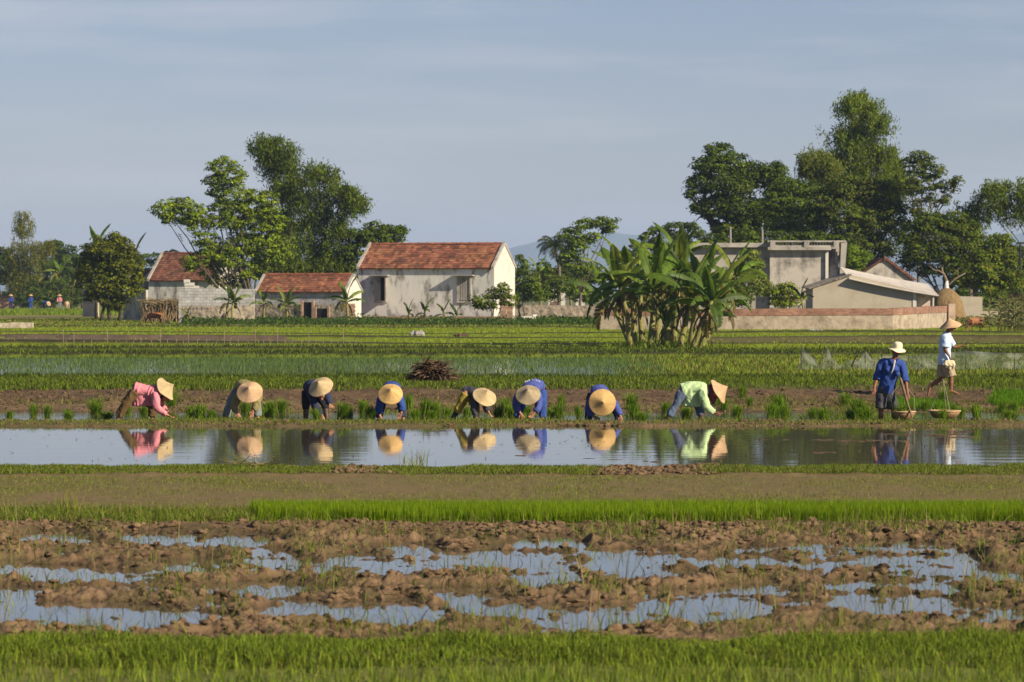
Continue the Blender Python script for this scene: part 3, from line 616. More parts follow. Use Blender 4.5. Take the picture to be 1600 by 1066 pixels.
person(dict(d=75.5, lat=(1, .15, 0), label='person in dark navy clothes with muddy brown shins, planting third from the left', group=LINE, seed=3,
    spine=[(488, 605, .35), (488, 603, .18), (494, 608, -.05), (498, 612, -.2), (502, 616, -.3)], face=(.1, -.6, -.8), up=(0, -.8, .3),
    arms=[[(486, 616, -.1), (493, 636, -.2), (503, 650, -.2), (507, 660, -.2)], [(509, 616, -.1), (514, 626, -.2), (515, 632, -.25), (521, 638, -.3)]],
    legs=[[(480, 612, .3), (478, 634, .2), (478, 657, .15), (478, 661, 0)], [(497, 612, .3), (508, 634, .18), (511, 657, .12), (512, 661, 0)]],
    shirt=NAVY, trousers=BLK, trouser_to=.62, boots=BOOTM, hem=.0, sleeve=.93, hat=((501, 605, -.36), (-4, -9), .25, .17, M_straw[1], .3)))
person(dict(d=75.5, lat=(1, 0, 0), label='person in royal blue under a golden yellow conical hat, planting beside the brushwood pile', group=LINE, seed=4,
    spine=[(612, 607, .35), (612, 606, .18), (611, 610, -.05), (610, 613, -.2), (610, 618, -.3)], face=(0, -.6, -.8), up=(0, -.8, .3),
    arms=[[(598, 620, -.1), (592, 637, -.15), (594, 651, -.2), (597, 661, -.2)], [(622, 620, -.1), (629, 636, -.15), (627, 645, -.2), (623, 655, -.2)]],
    legs=[[(604, 612, .3), (596, 634, .2), (592, 657, .15), (592, 661, 0)], [(620, 612, .3), (627, 634, .2), (630, 657, .15), (630, 661, 0)]],
    shirt=BLUE, trousers=NAVY, hem=.0, sleeve=.86, hat=((610, 616, -.36), (0, -8), .243, .17, M_straw[0], .2)))
person(dict(d=75.3, lat=(.3, .95, 0), label='person in dark shirt, mustard trousers and black boots planting mid row', group=LINE, seed=5,
    spine=[(731, 614, .1), (738, 615, .02), (748, 617, -.05), (754, 619, -.1), (758, 624, -.15)], face=(.4, -.5, -.8), up=(.5, -.5, .4),
    arms=[[(744, 622, -.2), (741, 640, -.24), (744, 652, -.2), (748, 661, -.2)], [(758, 624, .1), (760, 637, 0), (763, 643, -.05), (767, 650, -.05)]],
    legs=[[(728, 616, -.05), (718, 636, -.06), (707, 656, -.05), (703, 659, -.08)], [(736, 619, .12), (744, 638, .12), (743, 658, .12), (747, 661, .1)]],
    shirt=SLATE, trousers=YOL, girth=.85, trouser_to=.70, boots=BLK, hem=.03, sleeve=.95, hat=((757, 620, -.22), (4, -9.5), .243, .17, M_straw[1], .2)))
r6, _, g6 = person(dict(d=75.5, lat=(1, -.1, 0), label='person all in bright blue with white lettering on the back, under a grey brown hat', group=LINE, seed=6,
    spine=[(838, 604, .35), (837, 602, .18), (829, 608, -.05), (826, 612, -.2), (825, 617, -.3)], face=(0, -.6, -.8), up=(0, -.8, .3),
    arms=[[(811, 619, -.1), (806, 634, -.15), (813, 646, -.2), (819, 657, -.2)], [(841, 620, -.1), (842, 635, -.15), (835, 645, -.2), (827, 654, -.22)]],
    legs=[[(829, 611, .3), (813, 636, .2), (808, 657, .1), (808, 661, 0)], [(846, 611, .3), (848, 634, .2), (847, 657, .15), (847, 661, 0)]],
    shirt=BLUE2, trousers=BLUE, hem=.0, sleeve=.88, hat=((825, 617, -.36), (-1, -9), .245, .175, M_straw[2], .2)))
person(dict(d=75.5, lat=(1, 0, 0), label='person in violet blue crouching very low under a pale hat, planting second from the right', group=LINE, seed=7,
    spine=[(936, 612, .4), (936, 610, .22), (939, 617, -.02), (940, 622, -.2), (941, 628, -.3)], face=(0, -.4, -.9), up=(0, -.9, .1),
    arms=[[(925, 628, -.1), (919, 642, -.15), (928, 651, -.2), (938, 657, -.22)], [(956, 628, -.1), (965, 641, -.15), (969, 650, -.2), (972, 660, -.2)]],
    legs=[[(926, 618, .35), (919, 640, .2), (919, 658, .2), (918, 661, .05)], [(948, 618, .35), (961, 640, .2), (967, 658, .15), (969, 661, 0)]],
    shirt=BLUE2, trousers=NAVY, hem=.0, sleeve=.93, hat=((941, 629, -.36), (1, -1), .262, .17, M_straw[0], 0)))
person(dict(d=75.3, lat=(0, 1, 0), label='person in lime green shirt, jeans and maroon scarf, rightmost planter of the row', group=LINE, seed=8,
    spine=[(1070, 609, 0), (1081, 606, 0), (1097, 608, 0), (1107, 610, 0), (1117, 616, 0)], face=(.75, -.1, -.6), up=(.6, 0, .5),
    arms=[[(1099, 615, -.18), (1104, 635, -.23), (1117, 645, -.2), (1127, 648, -.2)], [(1102, 617, .16), (1108, 634, .18), (1115, 645, .1), (1122, 650, .05)]],
    legs=[[(1066, 613, -.09), (1055, 635, -.1), (1043, 655, -.1), (1047, 660, -.1)], [(1075, 616, .1), (1091, 634, .1), (1096, 654, .1), (1102, 658, .1)]],
    shirt=LIME, trousers=JEAN, hem=.06, shirt_w=1.05, sleeve=.93, trouser_to=.86, boots=BOOTM, drape=[([(1079, 609), (1080, 624), (1080, 635)], [(.16, .16), (.12, .18), (.09, .19)]), ([(1094, 608), (1091, 625)], [(.15, .13), (.06, .12)])],
    scarf=MAR, scarf_pts=[(1111, 606), (1113, 614), (1115, 622), (1114, 630)], scarf_r=[(.08, .07), (.11, .08), (.07, .07), (.03, .04)],
    hat=((1122, 612, -.02), (15, -8), .255, .22, M_straw[3], .1)))
# small white lettering across the shoulders of the bright blue shirt
C6 = g6((834, 596, .16))
M_white = mat('white_print', (.62, .62, .75), .7)
lt = MB()
for k in range(9):
    a = (k - 4) * .034
    if k == 3:
        lt.build('lettering', M_white, r6); lt = MB(); continue
    lt.box((C6.x + a - .02, C6.y - .07 - .10 * a * a * 10, C6.z + .03 - a * a * 1.6 - (.006 if k % 2 else 0)), .02, .03, .028 if k not in (1, 5) else .02, 0, (.8, .8, .85))
lt.build('lettering', M_white, r6)
# standing man with the blue shirt
DARKSH = C('charcoal_cloth', (.065, .065, .075))
r9, A9, g9 = person(dict(d=74.7, lat=(1, -.12, 0), label='person standing in blue work shirt, dark shorts and cream hat, holding a wooden handle', group=None, seed=9,
    spine=[(1384, 613, .05), (1388, 596, .02), (1393, 574, -.02), (1397, 562, -.04), (1401, 549, -.08)], face=(.25, -.93, -.3), up=(.05, -.2, 1), skin=SKIN2, girth=1.02,
    arms=[[(1379, 567, 0), (1371, 590, .02), (1366, 606, -.06), (1365, 620, -.1)], [(1409, 569, -.02), (1415, 593, -.1), (1418, 615, -.25), (1420, 630, -.28)]],
    legs=[[(1378, 616, .05), (1377, 640, .03), (1376, 662, .05), (1375, 668, -.1)], [(1391, 616, .05), (1396, 640, .05), (1398, 661, .12), (1400, 667, 0)]],
    shirt=BLUE, trousers=DARKSH, trouser_to=.46, trouser_w=1.12, trouser_name='shorts', hem=.0, shirt_w=.95, sleeve=.60, cuff=True))
# cream bucket hat
V, Fs = revolve([(.006, .135), (.05, .132), (.078, .115), (.09, .08), (.096, .03), (.098, .006), (.125, -.006), (.16, -.022), (.168, -.03), (.160, -.028), (.125, -.014), (.094, .0), (.09, .03), (.08, .08), (.05, .12), (.006, .126)], 40)
a = np.arctan2(V[:, 1], V[:, 0]); rr = np.hypot(V[:, 0], V[:, 1]); V[:, 2] += np.where(rr > .1, .012 * np.sin(2 * a + 1) + .006 * np.sin(5 * a), .004 * np.sin(6 * a)) * (rr / .16)
q = Matrix.Rotation(R(9), 3, 'Y') @ Matrix.Rotation(R(10), 3, 'X'); c9 = g9((1402, 545, -.09)); V = np.array([q @ Vector(v) + c9 for v in V])
np_mesh('sun_hat', V, Fs, mat('cream_cotton', (.72, .62, .42), .9, nscale=10, namt=.12, bump=.4, bscale=30), r9, True)
# undershirt at the open collar, pocket flaps, placket
mb = MB(); mb.tube([tuple(g9((1398, 564, -.15))), tuple(g9((1396, 575, -.165))), tuple(g9((1393, 583, -.165)))], [(.022, .016), (.016, .01), (.006, .005)], 10, (1, 0, 0), 'round'); mb.build('undershirt', mat('white_vest', (.42, .41, .40), .9), r9, True)
for (x_, y_) in ((1386, 573), (1402, 580)):
    mb = MB(); c = g9((x_, y_, -.155)); mb.box(tuple(c), .095, .035, .02, -.1); mb.box((c.x, c.y + .004, c.z - .055), .088, .035, .10, -.1); mb.build('pocket', BLUE, r9, True)
mb = MB(); nb = g9((1397, 562.5, -.05))
for sg in (-1, 1): mb.tube([tuple(nb + Vector((sg * .075, .05, .02))), tuple(nb + Vector((sg * .075, -.05, .0))), tuple(nb + Vector((sg * .03, -.115, -.07)))], [(.03, .016), (.034, .016), (.02, .01)], 8, None, 'round')
mb.build('collar', BLUE, r9, True)
# wooden handle and the walking man
mb = MB(); mb.tube([tuple(W(1407, 592, 74.45)), tuple(W(1411, 605, 74.42)), tuple(W(1418, 630, 74.38)), tuple(W(1425, 652, 74.35))], [.026, .024, .02, .015], 8, None, 'round', (.36, .25, .15))
tag(mb.build('wooden_handle', M_bark, None, True, origin=tuple(W(1425, 652, 74.35))), 'pale wooden handle held down into the basket by the person in the blue work shirt', 'handle')
r10, A10, g10 = person(dict(d=84.4, z0=.32, lat=(.1, 1, 0), label='person in a pale blue shirt and khaki shorts walking barefoot along the bank', group=None, seed=10,
    spine=[(1476, 567, 0), (1476, 552, 0), (1477, 532, 0), (1481, 519, 0), (1486, 510, 0)], face=(.9, -.1, -.3), up=(.2, 0, 1), skin=SKIN2, curl=.7,
    arms=[[(1477, 530, -.17), (1477, 546, -.22), (1483, 556, -.22), (1486, 567, -.22)], [(1483, 531, .17), (1490, 542, .2), (1501, 541, .2), (1511, 541, .2)]],
    legs=[[(1473, 570, .09), (1472, 590, .09), (1453, 604, .09), (1450, 614, .09)], [(1480, 570, -.09), (1486, 590, -.09), (1486, 609, -.09), (1493, 611, -.09)]],
    shirt=PALE, trousers=KHK, trouser_to=.47, trouser_w=1.2, trouser_name='shorts', hem=.05, shirt_w=1.06, sleeve=.40, sleeve_w=1.05,
    hat=((1485, 509, -.02), (-3, -13), .25, .185, M_straw[3], .5)))
mb = MB(); c = W(1484, 566, 84.1)
for k in range(7):
    t = k / 6; mb.tube([(c.x + (t - .5) * .16, c.y, c.z + .02), (c.x + (t - .5) * .18, c.y, c.z - .05 - .03 * math.sin(k * 2.1)), (c.x + (t - .5) * .14, c.y + .02, c.z - .11 + .04 * math.sin(k * 1.7))], [.02, .034, .02], 8, None, 'round')
V, N, Q = remeshed(np.concatenate(mb.v), mb.f, .009, 1)
o = np_mesh('cloth_bundle', wrinkle(V, N, .008, 4), Q, mat('cream_cloth', (.66, .55, .37), .9), None, True, origin=tuple(c)); tag(o, 'crumpled cream cloth hanging from the hand of the walking person', 'cloth')

# distant planters
def far_person(px, py, d, shirt, trs, hatm, bent, label):
    gzv = float(gz(X(px, d), d)); x = X(px, d); root = empty('person', (x, d, gzv), label, 'person', 'people working in the far rice field')
    b = MB(); up = 1.0
    if bent == 0:
        sp = [(x, d, gzv + .85), (x, d, gzv + 1.1), (x, d, gzv + 1.35), (x, d - .02, gzv + 1.45)]; hd = (x, d - .03, gzv + 1.57); hx_ = (x, d - .03, gzv + 1.62); ax = (0, -.1, 1)
        arms = [[(x + s * .2, d, gzv + 1.36), (x + s * .25, d - .05, gzv + 1.1), (x + s * .2, d - .2, gzv + .92)] for s in (-1, 1)]
    else:
        k = bent; sp = [(x - .3 * k, d, gzv + .82), (x - .1 * k, d - .05, gzv + .9), (x + .15 * k, d - .1, gzv + .85), (x + .25 * k, d - .12, gzv + .78)]; hd = (x + .36 * k, d - .15, gzv + .7); hx_ = (x + .4 * k, d - .2, gzv + .74); ax = (.6 * k, -.6, .3)
        arms = [[(x + .15 * k, d + s * .18, gzv + .8), (x + .2 * k, d + s * .2, gzv + .5), (x + .35 * k, d + s * .15, gzv + .3)] for s in (-1, 1)]
    b.tube(sp, [(.15, .1), (.14, .1), (.16, .1), (.06, .06)], 10, (1, 0, 0) if not bent else (0, 1, 0), 'round'); b.tube([sp[3], hd], [.05, .09], 10, None, 'round')
    b.tube([(hd[0], hd[1], hd[2] - .08), hd, (hd[0], hd[1], hd[2] + .08)], [.06, .08, .07], 10, None, 'round')
    for a_ in arms: b.tube(a_, [.05, .04, .03], 8, None, 'round')
    for s in (-1, 1): b.tube([(sp[0][0] + s * .08, d, sp[0][2]), (sp[0][0] + s * .1, d, gzv + .45), (sp[0][0] + s * .11, d, gzv - .05)], [.08, .06, .04], 8, None, 'round')
    V, N, Q = remeshed(np.concatenate(b.v), b.f, .02, 1); np_mesh('body', V, Q, SKIN2, root, True)
    b = MB(); b.tube(sp, [(.19, .14), (.18, .13), (.2, .14), (.09, .08)], 10, (1, 0, 0) if not bent else (0, 1, 0), True)
    for a_ in arms: b.tube(a_, [.085, .07, .05], 8, None, True)
    V, N, Q = remeshed(np.concatenate(b.v), b.f, .025, 1); np_mesh('shirt', wrinkle(V, N, .012, 5), Q, shirt, root, True)
    b = MB(); b.tube([sp[1], sp[0]], [.15, .16], 10, None, True)
    for s in (-1, 1): b.tube([(sp[0][0] + s * .08, d, sp[0][2]), (sp[0][0] + s * .1, d, gzv + .45), (sp[0][0] + s * .11, d, gzv + .1)], [.11, .09, .07], 8, None, True)
    V, N, Q = remeshed(np.concatenate(b.v), b.f, .025, 1); np_mesh('trousers', V, Q, trs, root, True)
    cone_hat(root, hx_, ax, .27, .2, hatm, 0, 1)
far_person(17, 487, 430, BLUE, NAVY, M_straw[3], 0, 'distant person in blue standing in the far field, leftmost of the five')
far_person(48, 487, 430, BLUE, BLUE, M_straw[0], 0, 'distant person all in blue with a yellow hat standing in the far field')
far_person(71, 487, 430, BLUE, NAVY, M_straw[3], 1, 'distant person in blue bent over with a round hat turned right, far field')
far_person(93, 487, 430, PINK, GREY, M_straw[3], 0, 'distant person in a pinkish red shirt standing in the far field')
far_person(105, 489, 429, KHK, KHK, M_straw[3], -.25, 'distant person crouching under a tan hat in the far field, rightmost of the five')

# ------------------------------------------------------------ carrying baskets
M_wick = mat('woven_bamboo', (.26, .16, .08), .75, nscale=30, namt=.35, bump=.8, bscale=45, bdist=.01)
def basket(px, py, d, r, apex, label):
    c = W(px, py, d); c.z = max(c.z, .0); root = empty('carrying_basket', tuple(c), label, 'basket', 'round bamboo carrying baskets in the shallow paddy')
    V, Fs = revolve([(.01, .0), (r * .45, .005), (r * .75, .05), (r * .93, .11), (r, .165), (r - .015, .165), (r * .9, .11), (r * .72, .06), (r * .4, .02), (.01, .015)], 44)
    np_mesh('bowl', V + np.array(c), Fs, M_wick, root, True)
    a = np.linspace(0, 2 * np.pi, 45); ring = [(c.x + r * math.cos(t), c.y + r * math.sin(t), c.z + .17) for t in a]
    mb = MB(); mb.tube(ring, [.016] * 45, 8, (0, 0, 1), False); mb.build('rim', mat('rim_cane', (.45, .30, .16), .6), root, True)
    for k, (qx, qy) in enumerate(apex[1]):
        A_ = W(*apex[0]); mb = MB(); E = Vector((c.x + r * qx, c.y + r * qy, c.z + .16)); M_ = A_.lerp(E, .5) + Vector((apex[2] * (1 if qx > 0 else -1), 0, .03))
        pts, rr_ = bend([A_, M_, E], [.006, .006, .006], 6); mb.tube(pts, rr_, 6, None, False, (.55, .47, .33)); mb.build('rattan_sling', M_twig, root, True)
basket(1412, 661.5, 74.6, .225, ((1408, 598, 74.62), [(-.9, -.3), (.9, .2), (-.5, .8)], .12), 'bamboo basket at the feet of the person standing in the blue work shirt')
basket(1476, 659.5, 75.1, .305, ((1473, 592, 75.2), [(-.9, .2), (.25, -.9), (.2, .9)], .0), 'bamboo basket with tall rattan sling, right of the standing person')
# ------------------------------------------------------------ seedling bundles
def bundle_mesh(k):
    n = 150; P = np.stack([RNG.normal(0, .035, n), RNG.normal(0, .035, n), np.zeros(n)], 1); H = RNG.uniform(.6, 1.0, n)
    a = RNG.uniform(0, 2 * np.pi, n); sp = np.abs(RNG.normal(.36, .2, n))
    D = np.stack([np.cos(a) * sp, np.sin(a) * sp, np.ones(n)], 1); D /= np.linalg.norm(D, axis=1)[:, None]; hz = D.copy(); hz[:, 2] = 0
    u = np.stack([-np.sin(a), np.cos(a), 0 * a], 1); w_ = .0085
    pts = [P, P + D * (H * .3)[:, None] * .33, P + D * (H * .3)[:, None] * .75 + hz * .01, P + (D + hz * .9 - np.array([0, 0, .12])) * (H * .3)[:, None]]
    V = []
    for p, kk in zip(pts, [.8, 1, .8, .15]): V += [p - u * w_ * .5 * kk, p + u * w_ * .5 * kk]
    m = 8; V = np.stack(V, 1).reshape(-1, 3); b = np.arange(n)[:, None] * m
    Fq = np.concatenate([b + np.array([[2 * s, 2 * s + 1, 2 * s + 3, 2 * s + 2]]) for s in range(3)], 0)
    c = bcol(n, [(.24, .46, .02), (.18, .38, .02), (.32, .52, .03), G1]); c = np.repeat(c, m, 0)
    tip = np.tile(np.array([.62, .62, .85, .85, 1, 1, 1.1, 1.1]), n)[:, None]; base_ = np.tile(np.array([1, 1, 0, 0, 0, 0, 0, 0]), n)[:, None]
    c = c * (1 - base_ * .5) + np.array((.3, .3, .12)) * base_ * .5
    o = np_mesh('seedling_bundle', V, Fq, M_grass, None, False, c); return o
protos = [bundle_mesh(k) for k in range(5)]
# px centre, py base, height px, width px
CL = [(52,655,27,16),(73,655,24,14),(107,660,20,18),(106,652,14,12),(150,650,28,26),(168,656,14,26),(226,652,20,18),(268,644,28,24),(298,655,24,20),(314,658,30,24),(330,658,20,20),
 (383,650,26,20),(424,652,30,26),(412,656,20,20),(440,648,26,20),(497,660,26,16),(534,657,32,24),(546,655,22,14),(566,650,28,20),(578,656,24,22),(640,646,30,16),(650,658,20,18),(664,652,34,22),(682,652,28,20),(676,658,18,20),
 (697,655,22,18),(729,655,22,16),(776,656,26,22),(790,650,32,22),(800,655,24,18),(822,652,22,16),(862,655,20,14),(872,654,28,20),(878,640,24,14),(905,655,24,12),(984,646,32,22),(992,655,28,22),(1002,660,18,20),
 (1040,650,24,18),(1072,656,22,22),(1120,640,26,22),(1132,646,22,18),(1150,654,24,20),(1160,636,24,16),(1172,642,18,14),(1205,658,34,24),(1221,650,40,28),(1228,657,28,22),
 (1270,655,20,20),(1288,661,28,26),(1320,642,28,20),(1342,652,34,28),(1352,660,30,28),(1330,658,22,20),(1405,660,30,24),(1414,652,26,18),(1446,646,20,14),(1472,640,30,20),(1492,648,18,16),(1474,662,26,18),
 (1500,655,22,14),(1528,664,30,18),(1553,640,18,16),(1566,648,20,22),(1583,648,24,20),(1578,656,16,22),(-30,652,26,22),(15,655,14,16),(1630,655,28,24),(200,650,16,12)]
PEOPLE_X = [(225, 'the person in pink'), (382, 'the person in olive'), (495, 'the person in navy'), (611, 'the person in the golden hat'), (740, 'the person in mustard trousers'), (828, 'the person in bright blue'),
            (943, 'the crouching person in violet'), (1085, 'the person in lime green'), (1390, 'the standing person'), (1478, 'the basket with the tall sling')]
order = sorted(range(len(CL)), key=lambda i: CL[i][0]); seen = {}
for i in order:
    px, py, hp, wp = CL[i]; d = 6000 * 2.56 / (py - 2 - YH); s = F / d
    near = min(PEOPLE_X, key=lambda q: abs(q[0] - px)); side = 'left' if px < near[0] else 'right'
    size = 'tall' if hp > 29 else 'short' if hp < 21 else 'bushy'
    key = (near[1], side); seen[key] = seen.get(key, 0) + 1; nth = seen[key]
    o = protos[i % 5] if i < 5 else protos[i % 5].copy()
    if i >= 5: COL.objects.link(o)
    zz = max(float(gz(X(px, d), d)), -.02); o.location = (X(px, d), d, zz)
    o.scale = (wp / s / .22, wp / s / .22, hp / s / .26); o.rotation_euler = (RNG.normal(0, .13), RNG.normal(0, .13), RNG.uniform(0, 6.28))
    o['_px'] = px; o['_k'] = (near[1] + '|' + side); o['_size'] = size
groups = {}
for o in [q for q in COL.objects if '_k' in q.keys()]: groups.setdefault(o['_k'], []).append(o)
ORD = ['nearest to', 'second from', 'third from', 'fourth from', 'fifth from', 'sixth from', 'seventh from', 'eighth from', 'ninth from', 'tenth from']
for k, L_ in groups.items():
    who, side = k.split('|'); px0 = [q[0] for q in PEOPLE_X if q[1] == who][0]; L_.sort(key=lambda o: abs(o['_px'] - px0))
    for j, o in enumerate(L_):
        tag(o, '%s rice seedling tuft %s %s on the %s' % (o['_size'], ORD[j], who, side), 'seedlings', 'bundles of rice seedlings standing in the shallow paddy')
        for q in ('_px', '_k', '_size'): del o[q]
# bright seedling patches on the bank behind the standing man
def patch(pxa, pxb, pya, pyb, zc, dens, h, label):
    da, db = F * (CAM_H - zc) / (pyb - YH), F * (CAM_H - zc) / (pya - YH); n = int(dens * (db - da) * (pxb - pxa) / 70)
    d = RNG.uniform(da, db, n); px = RNG.uniform(pxa, pxb, n); x = X(px, d); kx = (noise2(x * 1.5, d, 3) * 9 + px > pxa + 5) & (px < pxb - 5 + 9 * noise2(x, d * 2, 9)); x, d = x[kx], d[kx]; n = len(x); P = np.stack([x, d, gz(x, d)], 1)
    o = blades('seedling_patch', P, RNG.uniform(h * .7, h, n), np.full(n, .014), bcol(n, [(.22, .46, .015), (.17, .38, .015)]), lean=.2); tag(o, label, 'seedlings')
patch(1392, 1488, 631, 639, .05, 900, .16, 'bright green seedling patch on the bank behind the standing person')
patch(1545, 1640, 625, 633, .09, 800, .17, 'bright green seedling patch at the right edge of the bank')
# dry twig pile
def twig_pile(c, wx, hz_, n, name, label, cat, cols, ln=(.3, .7), rr=(.006, .014)):
    mb = MB()
    for k in range(n):
        t = RNG.uniform(0, 1) ** .7; x = RNG.normal(0, .42) ; x = max(-1, min(1, x)); zt = hz_ * (1 - abs(x) ** 1.5) * RNG.uniform(.05, 1)
        p = Vector((c[0] + x * wx, c[1] + RNG.normal(0, .25) * wx, c[2] + zt)); a = RNG.uniform(0, 6.28); e = RNG.normal(.05, .28) - .5 * x * math.cos(a) * .8
        l = RNG.uniform(*ln); dv = Vector((math.cos(a) * math.cos(e), math.sin(a) * math.cos(e), math.sin(e))); mid = p + dv * l * .5 + Vector(RNG.normal(0, .04, 3)); q = p + dv * l
        for v in (p, mid, q): v.z = max(v.z, c[2] - .02)
        r_ = RNG.uniform(*rr); cc = np.array(cols[RNG.integers(len(cols))]) * RNG.uniform(.7, 1.25); mb.tube([tuple(p), tuple(mid), tuple(q)], [r_, r_ * .85, r_ * .5], 5, None, False, tuple(cc))
    return tag(mb.build(name, M_twig, None, False, origin=tuple(c)), label, cat)
d_ = 91.0; c = W(674, 600, d_); c.z = float(gz(c.x, d_)) ; twig_pile(c, .55, .52, 700, 'brushwood_pile', 'heap of dry brown branches on the bank behind the planters', 'brushwood', [(.20, .13, .08), (.28, .18, .11), (.12, .075, .045)], (.15, .45), (.008, .02))
c = W(392, 724, 53.6); c.z = .06; twig_pile(c, .42, .06, 90, 'straw_heap', 'loose yellow straw and reeds heaped on the bank at the front edge of the water', 'straw', [(.38, .31, .13), (.25, .24, .07)], (.15, .45), (.003, .006))
# tall reeds beside the water
for (a_, b_, lab) in ((640, 662, 'clump of tall yellow green reeds on the bank at the front edge of the water'), (20, 70, 'clump of tall green grass blades on the weedy bank at the lower left')):
    n = 60; px = RNG.normal((a_ + b_) / 2 if a_ > 100 else 105, 12, n); d = RNG.uniform(53.0, 53.9, n) if a_ > 100 else RNG.uniform(42.0, 43.0, n); x = X(px, d); P = np.stack([x, d, gz(x, d)], 1)
    o = blades('reed_clump', P, RNG.uniform(.15, .36, n), np.full(n, .009), bcol(n, [YL, G2, G3]), lean=.35); o2 = tag(o, lab, 'reeds')
# stakes in the far paddies
def stake(px, py0, py1, d, label, grp, r=.022):
    b = W(px, py0, d); t = W(px + RNG.normal(0, .6), py1, d); mb = MB(); b.z = float(gz(b.x, d)) - .05
    m_ = b.lerp(t, .5) + Vector((RNG.normal(0, .01), 0, 0)); mb.tube([tuple(b), tuple(m_), tuple(t)], [r, r * .9, r * .7], 6, None, True, (.38, .29, .2))
    return tag(mb.build('stake', M_bark, None, True, origin=tuple(b)), label, 'stake', grp)
TALL = [99, 115, 168, 251, 294, 350, 399, 433, 482, 537]
for i, px in enumerate(TALL):
    stake(px, 545 - i * .4, 514 if i not in (1,) else 520, 152, 'tall thin stake in the far paddy, %s of the tall ones from the left' % ['first', 'second', 'third', 'fourth', 'fifth', 'sixth', 'seventh', 'eighth', 'ninth', 'last'][i], 'tall thin stakes in the far paddies', .017)
sx = [104, 131, 143, 181, 197, 208, 220, 236, 262, 275, 287, 308, 322, 338, 360, 372, 388, 412, 422, 446, 457, 470, 494, 505, 516, 528, 546, 556]
for i, px in enumerate(sx):
    stake(px, 544, 531 + RNG.uniform(-1, 2), 153, 'short thin stake of the low row in the far paddy', 'short thin stakes in one low row', .015)
# net fence
M_net = bpy.data.materials.new('fine_net'); M_net.use_nodes = True; t_ = M_net.node_tree; t_.nodes.clear()
o_ = t_.nodes.new('ShaderNodeOutputMaterial'); a1 = t_.nodes.new('ShaderNodeBsdfTransparent'); a2 = t_.nodes.new('ShaderNodeBsdfDiffuse'); a2.inputs[0].default_value = (.5, .53, .55, 1); a3 = t_.nodes.new('ShaderNodeMixShader'); a4 = t_.nodes.new('ShaderNodeBsdfTranslucent'); a4.inputs[0].default_value = (.5, .53, .55, 1); a5 = t_.nodes.new('ShaderNodeMixShader')
t_.links.new(a2.outputs[0], a5.inputs[1]); t_.links.new(a4.outputs[0], a5.inputs[2]); t_.links.new(a1.outputs[0], a3.inputs[1]); t_.links.new(a5.outputs[0], a3.inputs[2]); a3.inputs[0].default_value = .28; t_.links.new(a3.outputs[0], o_.inputs[0])
dN = 112.0; poles = [(1252, 541), (1300, 538), (1352, 549), (1378, 548), (1440, 556), (1509, 536), (1585, 552), (1660, 550)]
base = W(1430, 576, dN); fr = empty('net_fence', tuple(base), 'low fine mesh net fence sagging between thin stakes on the grass bank', 'fence')
top = [(1247, 574), (1253, 542), (1262, 552), (1275, 561), (1280, 574), (1287, 556), (1292, 540), (1299, 556), (1312, 573), (1325, 563), (1340, 562), (1352, 549), (1362, 560), (1380, 556), (1420, 556), (1440, 554), (1475, 552), (1509, 548), (1550, 551), (1585, 552), (1620, 553), (1680, 552)]
cx = np.linspace(1247, 1680, 260); ty = np.interp(cx, [p[0] for p in top], [p[1] for p in top]); V = []; rowsN = 8
for r_ in range(rowsN):
    k = r_ / (rowsN - 1); yy = 577 * (1 - k) + ty * k; dd = dN + .25 * noise2(cx * .05, cx * 0 + r_ * .3, 91) * (1 + k)
    V.append(np.stack([X(cx, dd), dd, Z(yy, dd)], 1))
V = np.concatenate(V); n = len(cx); i = (np.arange(rowsN - 1)[:, None] * n + np.arange(n - 1)[None, :]).reshape(-1); np_mesh('net', V, np.stack([i, i + 1, i + n + 1, i + n], 1), M_net, fr, True)
for (px, py) in poles:
    mb = MB(); b = W(px, 578, dN); t = W(px, py - 1, dN); mb.tube([tuple(b), tuple(t)], [.018, .012], 6, None, True, (.10, .08, .07)); mb.build('stake', M_bark, fr)
mb = MB(); mb.tube([tuple(W(1330, 574, 110.5)), tuple(W(1336, 560, 110.5)), tuple(W(1342, 551, 110.5))], [.03, .022, .012], 6, None, True, (.07, .05, .04)); tag(mb.build('dead_stick', M_bark, None, origin=tuple(W(1330, 574, 110.5))), 'dark crooked stick leaning beside the net fence', 'stick')
# stones and boards
def stone(px, py, d, wpx, hpx, col, label, name='stone', n=5, grp=None):
    mb = MB(); c = W(px, py, d); c.z = float(gz(c.x, d)); s = F / d
    for k in range(n):
        r_ = max(hpx / s * RNG.uniform(.4, .7), .52 * wpx / s / n); cx_ = c.x + ((k + .5) / n - .5) * .75 * wpx / s; V, Fs = revolve([(.01 * r_, r_), (r_ * .6, r_ * .8), (r_ * 1.05, r_ * .2), (r_ * .9, -r_ * .5), (.01 * r_, -r_ * .7)], 10)
        V = V * (1 + .25 * noise3(V[:, 0] * 3 / r_ + k, V[:, 1] * 3 / r_, V[:, 2] * 3 / r_, k)[:, None]) + np.array((cx_, c.y + RNG.normal(0, .2), c.z + r_ * .4)); mb.add(V, Fs, tuple(np.array(col) * RNG.uniform(.8, 1.2)))
    tag(mb.build(name, M_twig, None, False, origin=tuple(c)), label, 'stones', grp)
stone(652, 524, 196, 24, 10, (.5, .48, .45), 'small heap of pale stones on a far paddy bank', 'stone_heap', 7)
stone(720, 526, 192, 26, 6, (.15, .1, .07), 'low heap of dark clods on a far paddy bank', 'clod_heap', 8)
stone(1275, 519, 214, 26, 4, (.6, .6, .6), 'flat white litter at the foot of the garden wall', 'litter', 6)
stone(261, 508, 255, 7, 5, (.45, .3, .2), 'single brown stone on the dry grass below the calf', 'stone', 2)
stone(1465, 606, 89, 30, 8, (.32, .25, .17), 'low pale clod heap on the bank between the standing and walking persons', 'clod_heap', 7)
